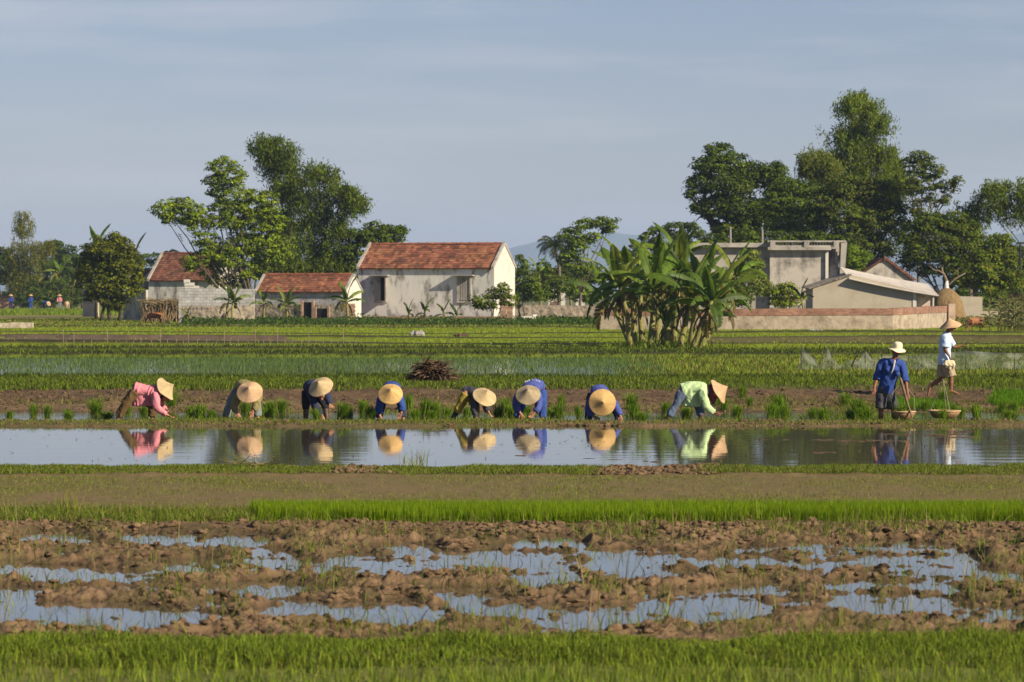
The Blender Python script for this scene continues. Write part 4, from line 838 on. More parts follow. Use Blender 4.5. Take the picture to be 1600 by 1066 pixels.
mb = MB(); c = W(826, 502, 285); mb.box((c.x, c.y, c.z + .25), 1.15, .5, .22, .1); mb.box((c.x + .45, c.y - .05, c.z + .42), .3, .4, .14, .1); tag(mb.build('white_slab', mat('whitewash', (.7, .7, .68), .8), origin=(c.x, c.y, c.z)), 'white slab lying in the grass right of the big house', 'slab')
# ------------------------------------------------------------ buildings
TH = R(18)
EX = Vector((math.cos(TH), -math.sin(TH), 0)); EY = Vector((math.sin(TH), math.cos(TH), 0))      # along front (to the right), into depth
M_plas = mat('stained_whitewash', (.60, .59, .56), .9, nscale=1.2, namt=.14, dark=(.15, .14, .125), dscale=1.5, dpos=(.50, .64), bump=.3, bscale=6, stretch=(1, 1, .4), bdist=.02)
M_plas2 = mat('mouldy_render', (.42, .39, .35), .9, nscale=.9, namt=.22, dark=(.12, .11, .10), dscale=.9, dpos=(.48, .66), bump=.4, bscale=8, bdist=.02, stretch=(1, 1, .7))
M_sand = mat('bare_cement_render', (.38, .34, .27), .9, nscale=.6, namt=.14, dark=(.27, .22, .16), dscale=.5, dpos=(.5, .75), bump=.3, bscale=9, bdist=.02)
M_lime = mat('clean_whitewash', (.52, .505, .46), .9, nscale=1.3, namt=.12, dark=(.25, .23, .20), dscale=.8, dpos=(.58, .8))
M_rubble = mat('rubble_stone', (.27, .23, .18), .95, nscale=2.2, namt=.45, bump=1.0, bscale=3.2, bdist=.12, dark=(.08, .07, .06), dscale=2.6, dpos=(.52, .66))
M_tile = mat('clay_tile', (.225, .088, .050), .85, attr=True, nscale=1.3, namt=.35, bump=.5, bscale=10, bdist=.02, dark=(.10, .055, .04), dscale=.9, dpos=(.56, .8))
M_tile_old = mat('old_clay_tile', (.165, .068, .045), .9, attr=True, nscale=1.0, namt=.35, dark=(.06, .045, .035), dscale=.9, dpos=(.52, .75))
M_dark = mat('dark_interior', (.012, .011, .010), .95)
M_wood = mat('weathered_shutter', (.20, .17, .14), .85, nscale=5, namt=.3)
M_conc = mat('weathered_concrete', (.33, .31, .28), .9, nscale=1.6, namt=.22, dark=(.09, .085, .075), dscale=1.3, dpos=(.52, .7), bump=.3, bscale=9, bdist=.02)
def brick_mat(name, c1, c2, mortar, bw, rh, msz, scale=1.0):
    m = bpy.data.materials.new(name); m.use_nodes = True; t = m.node_tree; p = t.nodes['Principled BSDF']; p.inputs['Roughness'].default_value = .92
    co = t.nodes.new('ShaderNodeTexCoord'); sx_ = t.nodes.new('ShaderNodeSeparateXYZ'); cb = t.nodes.new('ShaderNodeCombineXYZ'); ad = t.nodes.new('ShaderNodeMath')
    K = t.links.new; K(co.outputs['Object'], sx_.inputs[0]); K(sx_.outputs[0], ad.inputs[0]); K(sx_.outputs[1], ad.inputs[1]); K(ad.outputs[0], cb.inputs[0]); K(sx_.outputs[2], cb.inputs[1])
    b = t.nodes.new('ShaderNodeTexBrick'); b.inputs['Scale'].default_value = scale; b.inputs['Brick Width'].default_value = bw; b.inputs['Row Height'].default_value = rh; b.inputs['Mortar Size'].default_value = msz
    b.inputs['Color1'].default_value = (*c1, 1); b.inputs['Color2'].default_value = (*c2, 1); b.inputs['Mortar'].default_value = (*mortar, 1); K(cb.outputs[0], b.inputs['Vector'])
    n = t.nodes.new('ShaderNodeTexNoise'); n.inputs['Scale'].default_value = 1.7; n.inputs['Detail'].default_value = 8; K(co.outputs['Object'], n.inputs['Vector'])
    mr = t.nodes.new('ShaderNodeMapRange'); mr.inputs[1].default_value = .3; mr.inputs[2].default_value = .7; mr.inputs[3].default_value = .7; mr.inputs[4].default_value = 1.3; K(n.outputs['Fac'], mr.inputs[0])
    mm = t.nodes.new('ShaderNodeMixRGB'); mm.blend_type = 'MULTIPLY'; mm.inputs[0].default_value = 1; K(b.outputs['Color'], mm.inputs[1]); K(mr.outputs[0], mm.inputs[2]); K(mm.outputs[0], p.inputs['Base Color'])
    bp = t.nodes.new('ShaderNodeBump'); bp.inputs['Strength'].default_value = .6; bp.inputs['Distance'].default_value = .02; bp.invert = True; K(b.outputs['Fac'], bp.inputs['Height']); K(bp.outputs[0], p.inputs['Normal'])
    return m
M_block = brick_mat('grey_block', (.30, .30, .30), (.38, .38, .37), (.17, .165, .16), .42, .2, .012)
M_brick = brick_mat('red_brick', (.17, .062, .040), (.27, .125, .08), (.22, .17, .13), .24, .085, .012)
M_brick_old = brick_mat('old_brick', (.30, .14, .09), (.36, .24, .17), (.28, .24, .19), .24, .085, .014)
GZ = .2
class House:
    def __init__(s, px, d, label, name='house'):
        s.o = Vector((X(px, d), d, GZ)); s.root = empty(name, tuple(s.o), label, 'house')
    def p(s, a, b, z): v = s.o + EX * a + EY * b; return (v.x, v.y, GZ + z)        # a along front from the right front corner, b depth
    def block(s, a0, a1, b0, b1, z0, z1, m, name, parent=None, col=(1, 1, 1), mb=None):
        q = mb or MB(); q.hexa([s.p(a0, b0, z0), s.p(a1, b0, z0), s.p(a1, b1, z0), s.p(a0, b1, z0)], [s.p(a0, b0, z1), s.p(a1, b0, z1), s.p(a1, b1, z1), s.p(a0, b1, z1)], col)
        if mb is None:
            o = q.build(name, m, parent or s.root, origin=tuple(s.root.location) if (parent is None or parent is s.root) else None) if parent is None or parent is s.root else np_mesh(name, np.concatenate(q.v), q.f, m, None, False, np.concatenate(q.c), tuple(s.root.location))
            if parent is not None and parent is not s.root:
                o.parent = parent; o.location = (0, 0, 0)
            return o
def tiles(P, a0, a1, b0, z0, b1, z1, m, name, tw=.24, th=.26, col=(1, 1, 1), sag=.03):
    """courses of overlapping tiles on the slope from (b0,z0) up to (b1,z1)"""
    mb = MB(); L_ = math.hypot(b1 - b0, z1 - z0); nr = max(3, int(L_ / th)); nc = int(abs(a1 - a0) / tw); V = []; Fs = []; C = []
    for r_ in range(nr):
        t0, t1 = r_ / nr, (r_ + 1.25) / nr; t1 = min(t1, 1.0)
        for c_ in range(nc):
            aa = a0 + (a1 - a0) * c_ / nc; ab = a0 + (a1 - a0) * (c_ + .97) / nc; sg = -sag * math.sin(math.pi * (c_ + .5) / nc) * (1 + .4 * math.sin(c_ * .3)) + RNG.normal(0, .008)
            up = .035; k = len(V)
            for (t, a, h) in ((t0, aa, up), (t0, ab, up), (t1, ab, 0), (t1, aa, 0), (t0, aa, 0), (t0, ab, 0)):
                V.append(P(a, b0 + (b1 - b0) * t, z0 + (z1 - z0) * t + h + sg))
            Fs += [(k, k + 1, k + 2, k + 3), (k + 4, k + 5, k + 1, k)]
            v = RNG.uniform(.5, 1.4); cc = (v, v * RNG.uniform(.85, 1.2), v * RNG.uniform(.85, 1.1)); C += [cc] * 6
    return V, Fs, np.array(C) * np.array(col)
def gable_house(H, Ln, Dp, eave, rise, wall_m, side_m, tile_m, verge=.18, over=.22):
    """walls as a shell with thickness, gables, two tiled slopes, ridge and verge caps"""
    mb = MB(); P = H.p; hz = Dp / 2; t_ = .22
    mb.hexa([P(-Ln, 0, 0), P(0, 0, 0), P(0, t_, 0), P(-Ln, t_, 0)], [P(-Ln, 0, eave), P(0, 0, eave), P(0, t_, eave), P(-Ln, t_, eave)])
    mb.build('front_wall', wall_m, H.root); mb = MB()
    mb.hexa([P(-Ln, Dp - t_, 0), P(0, Dp - t_, 0), P(0, Dp, 0), P(-Ln, Dp, 0)], [P(-Ln, Dp - t_, eave), P(0, Dp - t_, eave), P(0, Dp, eave), P(-Ln, Dp, eave)])
    mb.build('rear_wall', wall_m, H.root)
    for (a0, a1) in ((-t_, .003), (-Ln - .003, -Ln + t_)):
        g_ = MB(); k = [(0, 0), (Dp, 0), (Dp, eave), (hz, eave + rise), (0, eave)]
        V = [P(a0, b - (.003 if b == 0 else -.003 if b == Dp else 0), z) for b, z in k] + [P(a1, b - (.003 if b == 0 else -.003 if b == Dp else 0), z) for b, z in k]
        g_.add(V, [(0, 1, 2, 3, 4), (9, 8, 7, 6, 5)] + [(i, i + 5, (i + 1) % 5 + 5, (i + 1) % 5) for i in range(5)]); g_.build('gable_wall', side_m, H.root)
    s_ = rise / hz; mb = MB()
    V, Fs, C = tiles(P, -Ln + .1, -.1, -over, eave - over * s_ + .05, hz, eave + rise + .05, tile_m, 'r'); mb.add(V, Fs, C)
    V, Fs, C = tiles(P, -Ln + .1, -.1, Dp + over, eave - over * s_ + .05, hz, eave + rise + .05, tile_m, 'r'); mb.add(V, Fs, C)
    mb.hexa([P(-Ln + .1, -over + .02, eave - over * s_ - .03), P(-.1, -over + .02, eave - over * s_ - .03), P(-.1, hz, eave + rise - .03), P(-Ln + .1, hz, eave + rise - .03)],
            [P(-Ln + .1, -over + .02, eave - over * s_ + .03), P(-.1, -over + .02, eave - over * s_ + .03), P(-.1, hz, eave + rise + .03), P(-Ln + .1, hz, eave + rise + .03)], (.5, .5, .5))
    rf = mb.build('roof', tile_m, H.root)
    mb = MB(); n_ = int(Ln / .32)
    for k in range(n_):
        a0 = -Ln + .1 + (Ln - .2) * k / n_; a1 = a0 + .34; v = RNG.uniform(.8, 1.2); mb.hexa([P(a0, hz - .1, eave + rise + .03), P(a1, hz - .1, eave + rise + .03), P(a1, hz + .1, eave + rise + .03), P(a0, hz + .1, eave + rise + .03)],
            [P(a0, hz - .05, eave + rise + .15 + .02 * (k % 2)), P(a1, hz - .05, eave + rise + .13), P(a1, hz + .05, eave + rise + .13), P(a0, hz + .05, eave + rise + .15 + .02 * (k % 2))], (v * 1.1, v, v))
    rd = mb.build('ridge', tile_m, H.root); rd.parent = rf; rd.location = (0, 0, 0)
    for (a0, a1) in ((-.13, .06), (-Ln - .06, -Ln + .13)):
        mb = MB()
        for (b0, b1) in ((-over - .03, hz), (Dp + over + .03, hz)):
            z0 = eave - over * s_; z1 = eave + rise
            mb.hexa([P(a0, b0, z0 - .02), P(a1, b0, z0 - .02), P(a1, b1, z1 - .02), P(a0, b1, z1 - .02)], [P(a0, b0, z0 + verge), P(a1, b0, z0 + verge), P(a1, b1, z1 + verge), P(a0, b1, z1 + verge)])
        mb.build('verge', M_conc, H.root)
# big house
HC = House(772, 268, 'long whitewashed house with orange tiled roof and one dark open window')
s_ = F / 268; Ln = (772 - 557) / s_ / math.cos(TH)
gable_house(HC, Ln, 4.7, 3.93, 1.58, M_plas, M_lime, M_tile)
def on_front(H, px0, px1, py0, py1, dd): # photo rect on a front wall -> a0,a1,z0,z1
    k = F / H.o.y; return ((px0 - (800 + H.o.x * k)) / k / math.cos(TH), (px1 - (800 + H.o.x * k)) / k / math.cos(TH), CAM_H - (py1 - YH) / k - GZ, CAM_H - (py0 - YH) / k - GZ)
P = HC.p
def window(H, px0, px1, py0, py1, shut=None, canopy=True, open_=None):
    a0, a1, z0, z1 = on_front(H, px0, px1, py0, py1, 0); P = H.p
    mb = MB()
    for (x0, x1, y0, y1) in ((a0 - .1, a0, z0 - .08, z1), (a1, a1 + .1, z0 - .08, z1), (a0 - .1, a1 + .1, z1, z1 + .1), (a0 - .15, a1 + .15, z0 - .16, z0 - .08)): H.block(x0, x1, -.09, .01, y0, y1, None, '', mb=mb)
    w = mb.build('window', M_conc, H.root)
    def sub(o): o.parent = w; o.location = (0, 0, 0); return o
    mb = MB(); H.block(a0, a1, -.006, .004, z0, z1, None, '', mb=mb); sub(mb.build('pane', M_dark if shut != 'all' else M_wood, H.root))
    if shut == 'half':
        mb = MB(); H.block(a0, a0 + (a1 - a0) * .5, -.05, -.01, z0, z1, None, '', mb=mb); sub(mb.build('shutter', M_conc, H.root))
        mb = MB(); mb.hexa([P(a1 - .02, -.05, z0), P(a1 + .02, -.05, z0), P(a1 + .25, -.65, z0), P(a1 + .21, -.65, z0)], [P(a1 - .02, -.05, z1), P(a1 + .02, -.05, z1), P(a1 + .25, -.65, z1), P(a1 + .21, -.65, z1)]); sub(mb.build('shutter', M_conc, H.root))
    if shut == 'all':
        mb = MB()
        for k in range(5): H.block(a0 + (a1 - a0) * (k + .1) / 5, a0 + (a1 - a0) * (k + .8) / 5, -.04, -.008, z0 + .03, z1 - .03, None, '', mb=mb)
        sub(mb.build('shutter', M_conc, H.root))
    if canopy:
        mb = MB(); H.block(a0 - .35, a1 + .35, -.5, -.001, z1 + .12, z1 + .2, None, '', mb=mb); mb.build('canopy', M_conc, H.root)
window(HC, 586, 600, 434, 470, 'half'); window(HC, 716, 734, 434, 470, 'all')
# chimney-like corner trim, plinth and lean side window
mb = MB(); a0, a1, z0, z1 = on_front(HC, 549, 775, 489, 507, 0); HC.block(a0, .9, -1.7, -.4, -.3, .30, None, '', mb=mb); mb.build('stone_base', M_rubble, HC.root)
mb = MB(); HC.block(a0, .92, -1.72, -.38, .30, .46, None, '', mb=mb); mb.build('brick_band', M_brick_old, HC.root)
mb = MB(); mb.hexa([P(.005, 2.9, 1.7), P(.02, 2.9, 1.7), P(.02, 3.5, 1.7), P(.005, 3.5, 1.7)], [P(.005, 2.9, 2.6), P(.02, 2.9, 2.6), P(.02, 3.5, 2.6), P(.005, 3.5, 2.6)]); mb.build('side_window', M_wood, HC.root)
# low tiled shed left of it
HB = House(541, 266, 'low shed with orange tiled roof and grey block wall, left of the long whitewashed house')
s2 = F / 266; LB = (541 - 397) / s2 / math.cos(TH)
gable_house(HB, LB, 3.0, 2.28, 1.05, M_block, M_lime, M_tile, .12)
mb = MB(); a0, a1, z0, z1 = on_front(HB, 395, 560, 474, 504, 0); HB.block(-LB - .1, .4, -.6, -.05, -.2, 1.28, None, '', mb=mb); mb.build('stone_base', M_rubble, HB.root)
for (x0, x1, y0, y1) in ((478, 492, 470, 502), (499, 517, 480, 503)):
    a0, a1, z0, z1 = on_front(HB, x0, x1, y0, y1, 0); mb = MB(); HB.block(a0, a1, -.62, -.58, z0, z1 - .1, None, '', mb=mb); mb.build('doorway', M_dark, HB.root)
    mb = MB(); HB.block(a0 - .16, a0, -.75, -.55, z0 - .1, z1, None, '', mb=mb); mb.build('door_jamb', M_brick_old, HB.root); mb = MB(); HB.block(a1, a1 + .16, -.75, -.55, z0 - .1, z1, None, '', mb=mb); mb.build('door_jamb', M_brick_old, HB.root)
# old house at left
HA = House(338, 296, 'old house with dark red brown roof, half hidden by the left feathery tree')
gable_house(HA, (338 - 229) / (F / 296) / math.cos(TH), 5.2, 3.15, 1.95, M_plas, M_plas, M_tile_old)
# outhouse behind round tree
HO = House(226, 300, 'small plastered outhouse with a red tiled roof beside the round dense tree', 'outhouse')
gable_house(HO, 1.6, 3, 3.0, .7, M_sand, M_sand, M_tile_old)
def wall(name, label, pts, m, thick=.25, cap=None, caph=0, group=None, cat='wall', jag=0):
    """pts: (px, ytop, d) in the photo; bottom on the ground"""
    T = [(W(p[0], p[1], p[2]), p[2]) for p in pts]; root = empty(name, (T[0][0].x, T[0][0].y, GZ), label, cat, group)
    def strip(z0f, z1f, mt, nm, ex=0):
        mb = MB()
        for i in range(len(T) - 1):
            a, b = T[i][0], T[i + 1][0]; n_ = max(1, int((b - a).length / 1.2)) if jag else 1
            for k in range(n_):
                p, q = a.lerp(b, k / n_), a.lerp(b, (k + 1) / n_); dv = Vector((q.x - p.x, q.y - p.y, 0)).normalized(); nv = Vector((-dv.y, dv.x, 0)) * thick; ej = dv * 0
                o1 = -nv.normalized() * ex; j = RNG.uniform(-jag, jag) if jag else 0
                mb.hexa([tuple(v) for v in ((p.x + o1.x, p.y + o1.y, z0f(p)), (q.x + o1.x, q.y + o1.y, z0f(q)), (q.x + nv.x - o1.x, q.y + nv.y - o1.y, z0f(q)), (p.x + nv.x - o1.x, p.y + nv.y - o1.y, z0f(p)))],
                        [tuple(v) for v in ((p.x + o1.x, p.y + o1.y, z1f(p) + j), (q.x + o1.x, q.y + o1.y, z1f(q) + j), (q.x + nv.x - o1.x, q.y + nv.y - o1.y, z1f(q) + j), (p.x + nv.x - o1.x, p.y + nv.y - o1.y, z1f(p) + j))])
        return mb.build(nm, mt, root)
    strip(lambda v: -.2, lambda v: v.z - caph, m, 'wall_face')
    if cap: strip(lambda v: v.z - caph, lambda v: v.z, cap, 'top_course', .03)
    return root
M_gwall = mat('garden_wall_render', (.32, .27, .21), .95, nscale=2.5, namt=.25, dark=(.17, .135, .10), dscale=1.4, dpos=(.5, .7), bump=.8, bscale=6, bdist=.04)
wall('garden_wall', 'long low garden wall of pale render with a red brick top, behind the big banana clump', [(938, 482, 224), (1135, 483, 224), (1300, 482, 224.5), (1395, 482, 225), (1430, 480, 228), (1460, 479, 233), (1482, 478, 238)], M_gwall, .3, M_brick, .40, jag=.012)
mb = MB(); c = W(1487, 476, 237.5); mb.box((c.x, c.y + .1, c.z / 2), .42, .5, c.z + .1); tag(mb.build('gate_pillar', brick_mat('pale_pink_brick', (.46, .30, .22), (.5, .37, .28), (.42, .36, .28), .24, .085, .016), None, origin=(c.x, c.y, 0)), 'pale pink brick pillar ending the long garden wall on the right', 'pillar')
wall('block_wall', 'grey concrete block wall on a rubble stone base between the two left houses', [(279, 450, 262), (345, 451, 262), (398, 452, 262)], M_block, .2)
wall('rubble_wall', 'rough rubble stone retaining wall under the grey block wall, left of the low shed', [(283, 477, 259), (340, 477, 259), (398, 476, 260)], M_rubble, .9, jag=.08)
mb = MB(); c = W(292, 437, 266)
for k, (px, w_, h_) in enumerate([(292, .30, 0), (296, .55, 5), (300, .85, 10)]):
    q = W(px, 437 + h_, 266); mb.box((q.x, q.y, q.z - .12), w_ + .1, .35, .26)
mb.box((W(292, 450, 266).x, 266, W(292, 458, 266).z), .9, .3, .6); tag(mb.build('stepped_parapet', M_lime, None, origin=tuple(c)), 'small stepped white parapet above the left end of the grey block wall', 'parapet')
wall('shaded_wall', 'grey plastered side wall in deep shade right of the round dense tree', [(192, 458, 290), (228, 453, 286)], M_plas2, .2)
wall('plaster_wall', 'stub of plastered wall with a brick foot left of the round dense tree', [(129, 452, 330), (150, 452, 328)], M_sand, .3)
wall('yard_wall', 'low dark stone yard wall behind the brown cow', [(800, 476, 330), (860, 477, 330), (940, 478, 330)], M_rubble, .3)
wall('kerb_wall', 'low pale wall in the grass just behind the brown cow', [(808, 492, 352), (870, 493, 352), (925, 493, 352)], M_sand, .3)
wall('back_wall', 'pale yard wall behind the haystack and the tree trunks on the right', [(1498, 463, 262), (1535, 464, 262)], M_sand, .3)
wall('road_wall', 'long low pale wall behind the corn at the right edge', [(1495, 487, 268), (1600, 486, 268), (1640, 486, 268)], M_sand, .3)
wall('dry_bank', 'pale stony low bank at the left edge of the far field', [(-20, 504, 232), (51, 505, 232)], mat('pale_stones', (.42, .36, .28), .95, nscale=4, namt=.35, bump=.8, bscale=6, bdist=.05), .5, jag=.03, cat='bank')
wall('brown_hedge', 'dry brown brush hedge behind the leftmost distant person', [(-20, 462, 452), (22, 462, 452)], mat('dry_brush', (.24, .15, .10), .95, nscale=3, namt=.4, bump=1, bscale=5, bdist=.1), .8, jag=.15, cat='hedge')
# broken brick pillars
def pillar(px, py, d, w_, label):
    c = W(px, py, d); mb = MB(); z = -.1; n_ = int((c.z + .1) / .14)
    for k in range(n_): mb.box((c.x + RNG.normal(0, .02), d + RNG.normal(0, .02), z + .07), w_ * RNG.uniform(.85, 1.1), .4, .137, RNG.normal(0, .05)); z += .14
    tag(mb.build('brick_pillar', M_brick_old, None, origin=(c.x, d, 0)), label, 'pillar', None)
pillar(786, 464, 262, .5, 'broken brick pillar in front of the right gable of the long whitewashed house'); pillar(797, 472, 260, .45, 'shorter broken brick pillar at the right corner of the long whitewashed house')
pillar(549, 472, 259, .5, 'plastered brick pillar at the right end of the low shed')
# flat roofed concrete building on the right
dD = 258.0; rt = W(1200, 450, dD); RD = empty('flat_roof_house', (rt.x, rt.y, GZ), 'flat roofed concrete house with a balustrade and outside stairs, right of the banana clump', 'house')
def fb(px0, px1, py0, py1, d0, d1, m, name, parent=RD, mb=None, col=(1, 1, 1)):
    q = mb or MB(); x0, x1, z0, z1 = X(px0, dD), X(px1, dD), Z(py1, dD), Z(py0, dD)
    q.hexa([(x0, d0, z0), (x1, d0, z0), (x1, d1, z0), (x0, d1, z0)], [(x0, d0, z1), (x1, d0, z1), (x1, d1, z1), (x0, d1, z1)], col)
    if mb is None: return q.build(name, m, parent)
fb(1203, 1290, 390, 515, dD, dD + 6, M_plas2, 'wall'); fb(1085, 1203, 387, 515, dD + .6, dD + 6.0, M_conc, 'side_wall'); fb(1290.2, 1302, 391, 515, dD + .8, dD + 5.5, M_plas2, 'stair_wall')
fb(1084, 1204, 379.5, 386.5, dD + .1, dD + 6.1, M_conc, 'roof_slab'); fb(1199, 1298, 386.5, 391, dD - .5, dD + 6.05, M_conc, 'cornice')
fb(1201, 1300, 383.5, 386.4, dD - .3, dD + .1, M_conc, 'parapet_base'); fb(1199, 1322, 376, 378.5, dD - .35, dD + .15, M_conc, 'handrail')
for px in (1203, 1256, 1302): fb(px, px + 8, 376.5, 386.3, dD - .42, dD + .2, M_conc, 'balustrade_post')
for k in range(9):
    px = 1214 + k * 4.7
    mb = MB(); c = (X(px, dD), dD - .1); z0, z1 = Z(383.4, dD), Z(378.4, dD); mb.tube([(c[0], c[1], z0), (c[0], c[1], z0 + .06), (c[0], c[1], z0 + .1), (c[0], c[1], z1 - .04), (c[0], c[1], z1)], [.05, .055, .04, .036, .05], 8); mb.build('baluster', M_conc, RD, True)
for k in range(8):
    px = 1268 + k * 4.5
    mb = MB(); c = (X(px, dD), dD - .1); z0, z1 = Z(383.4, dD), Z(378.4, dD); mb.tube([(c[0], c[1], z0), (c[0], c[1], z0 + .06), (c[0], c[1], z0 + .1), (c[0], c[1], z1 - .04), (c[0], c[1], z1)], [.05, .055, .04, .036, .05], 8); mb.build('baluster', M_conc, RD, True)
fb(1289.5, 1294, 390, 460, dD - .2, dD - .01, M_lime, 'corner_strip')
mb = MB(); x0, x1 = X(1314, dD), X(1323, dD); xb0, xb1 = X(1311, dD), X(1318, dD); mb.hexa([(xb0, dD - .3, Z(450, dD)), (xb1, dD - .3, Z(450, dD)), (xb1, dD + .4, Z(450, dD)), (xb0, dD + .4, Z(450, dD))], [(x0, dD - .3, Z(378.6, dD)), (x1, dD - .3, Z(378.6, dD)), (x1, dD + .4, Z(378.6, dD)), (x0, dD + .4, Z(378.6, dD))]); mb.build('stair_side', M_conc, RD)
mb = MB()
for k in range(12):
    y_ = 384 + k * 5; px = 1303 - k * .35; x0, x1, z1 = X(px - 3, dD), X(px + 10, dD), Z(y_, dD); mb.hexa([(x0, dD + .9 - k * .08, z1 - .2), (x1, dD + .9 - k * .08, z1 - .2), (x1, dD + 1.2 - k * .08, z1 - .2), (x0, dD + 1.2 - k * .08, z1 - .2)], [(x0, dD + .9 - k * .08, z1), (x1, dD + .9 - k * .08, z1), (x1, dD + 1.2 - k * .08, z1), (x0, dD + 1.2 - k * .08, z1)])
mb.build('steps', M_plas2, RD)
for (px, y0, lab) in ((1142, 354, 'thin grey pole rising from the left part of the flat roof'), (1192, 358, 'thin grey pole rising from the flat roof beside the balustrade')):
    mb = MB(); mb.tube([(X(px, 259), 259.5, Z(379.3, dD)), (X(px, 259), 259.5, Z(y0, 259))], [.07, .06], 8, None, True, (.5, .46, .42)); tag(mb.build('roof_pole', M_bark, None, origin=(X(px, 259), 259.5, Z(379, dD))), lab, 'pole')
# low shed in front of it
dE = 244.0; RE = empty('gabled_shed', (X(1350, dE), dE, GZ), 'low shed with bare cement gable and pale sheet roof behind the brick topped wall', 'shed')
def gable(name, pts, d0, d1, m, root):
    V = [(X(p[0], d0), d0, Z(p[1], d0)) for p in pts] + [(X(p[0], d0), d1, Z(p[1], d0)) for p in pts]; n = len(pts)
    g_ = MB(); g_.add(V, [tuple(range(n - 1, -1, -1)), tuple(range(n, 2 * n))] + [(i, (i + 1) % n, (i + 1) % n + n, i + n) for i in range(n)]); return g_.build(name, m, root)
gable('gable_wall', [(1270, 515), (1270, 449), (1332, 430), (1426, 453), (1426, 515)], dE, dE + 6, M_sand, RE)
gable('corner_post', [(1426.3, 515), (1426.3, 453.5), (1432, 455), (1432, 515)], dE - .05, dE + 5, M_lime, RE)
gable('lattice_wall', [(1432.3, 515), (1432.3, 455), (1457, 459), (1457, 515)], dE + .5, dE + 5, brick_mat('pink_lattice', (.5, .28, .22), (.58, .45, .38), (.5, .42, .34), .3, .2, .05), RE)
gable('end_post', [(1457.3, 515), (1457.3, 458), (1459.5, 458.5), (1459.5, 515)], dE + .4, dE + .7, M_lime, RE)
M_sheet = mat('cement_sheet', (.52, .48, .43), .8, nscale=2, namt=.15, dark=(.26, .23, .2), dscale=1.2, dpos=(.55, .8))
def slab(name, a, b, d0, d1, drop, th, m, root):
    mb = MB(); x0, z0, x1, z1 = X(a[0], d0), Z(a[1], d0), X(b[0], d0), Z(b[1], d0)
    mb.hexa([(x0, d0, z0 - drop - th), (x1, d0, z1 - drop * .6 - th), (x1, d1, z1 - th + .1), (x0, d1, z0 - th + .1)], [(x0, d0, z0 - drop), (x1, d0, z1 - drop * .6), (x1, d1, z1 + .1), (x0, d1, z0 + .1)]); return mb.build(name, m, root)
mb = MB(); A_ = [(1326, 428.5), (1466, 454)]; n_ = 34; V = []; th = .05
for k in range(n_ * 4 + 1):
    t = k / (n_ * 4); x = X(1326, dE) + (X(1466, dE) - X(1326, dE)) * t; z = Z(427.5 + 27 * t + 2.2 * t * (1 - t) * 3, dE)
    for (dd, dz) in ((dE - .45, -.30 - .02 * math.sin(k * math.pi / 2)), (dE + 6.3, .45)): V.append((x, dd, z + dz)); V.append((x, dd, z + dz - th))
Fs = []
for k in range(n_ * 4): b = k * 4; Fs += [(b, b + 4, b + 6, b + 2), (b + 1, b + 3, b + 7, b + 5), (b, b + 1, b + 5, b + 4), (b + 2, b + 6, b + 7, b + 3)]
mb.add(V, Fs); mb.build('roof', M_sheet, RE)
slab('roof', (1264, 450.5), (1331, 428.5), dE - .12, dE + 6.2, 0, .06, M_rubble, RE)
# old gabled house behind
dF = 275.0; RF = empty('gabled_house', (X(1382, dF), dF, GZ), 'weathered grey gable with red tiled edge showing above the low cement shed', 'house')
gable('gable_wall', [(1335, 515), (1335, 436), (1382, 406), (1430, 441), (1430, 515)], dF, dF + 8, M_plas2, RF)
mb = MB()
for k in range(14):
    t = k / 14; px = 1383 + 46 * t; py = 404.5 + 35 * t; v = RNG.uniform(.7, 1.3); q = W(px, py, dF); mb.box((q.x + .1, dF + 4, q.z), .30, 8.4, .12, 0, (v, v, v))
mb.build('roof', M_tile_old, RF)
mb = MB()
for k in range(13):
    t = k / 13; px = 1381 - 44 * t; py = 405 + 29 * t; v = RNG.uniform(.5, .9); q = W(px, py, dF); mb.box((q.x - .1, dF + 4, q.z), .26, 8.2, .09, 0, (v, v, v))
mb.tube([(X(1382, dF), dF - .1, Z(407, dF)), (X(1382, dF), dF - .1, Z(400, dF))], [.12, .05], 6); mb.build('roof_edge', M_tile_old, RF)
# roofs glimpsed between the trees in the gap
for (x0, x1, y0, y1, d, lab) in ((856, 884, 418, 440, 385, 'small red tiled roof glimpsed between the palm and the banana clump'), (899, 914, 416, 424, 372, 'tiny orange roof behind the left edge of the banana clump')):
    H = empty('distant_house', (X((x0 + x1) / 2, d), d, GZ), lab, 'house'); Pp = lambda a, b, z: (X(x0, d) + a, d + b, z); ln = X(x1, d) - X(x0, d)
    V, Fs, C = tiles(Pp, 0, ln, 0, Z(y1, d), 2.2, Z(y0, d), None, ''); mb = MB(); mb.add(V, Fs, C); mb.build('roof', M_tile, H); mb = MB(); mb.box((X((x0 + x1) / 2, d), d + 2, Z(y1, d) / 2), ln * .95, 3.4, Z(y1, d) - .1); mb.build('wall', M_lime, H)
# straw and stalk fence
root_ = W(256, 470, 275); mb = MB()
for k in range(230):
    px = RNG.uniform(222, 290); t = RNG.uniform(); zt = Z(468 + RNG.uniform(0, 8) + (4 if px < 232 else 0), 275) ; x = X(px, 275); y = 275 + RNG.uniform(-.3, .3); l = RNG.normal(0, .14)
    mb.tube([(x - l, y - .25, .15), (x, y, (.15 + zt) / 2), (x + l, y + RNG.normal(0, .1), zt)], [.03, .028, .02], 4, None, False, tuple(np.array((.40, .28, .15)) * RNG.uniform(.6, 1.25)))
for k in range(60):
    px = RNG.uniform(222, 290); x = X(px, 274.6); z = Z(RNG.uniform(468, 474), 275); mb.tube([(x - .5, 274.7, z + RNG.normal(0, .08)), (x, 274.65, z), (x + .5, 274.7, z - RNG.uniform(0, .3))], [.022, .025, .015], 4, None, False, tuple(np.array((.42, .31, .17)) * RNG.uniform(.6, 1.2)))
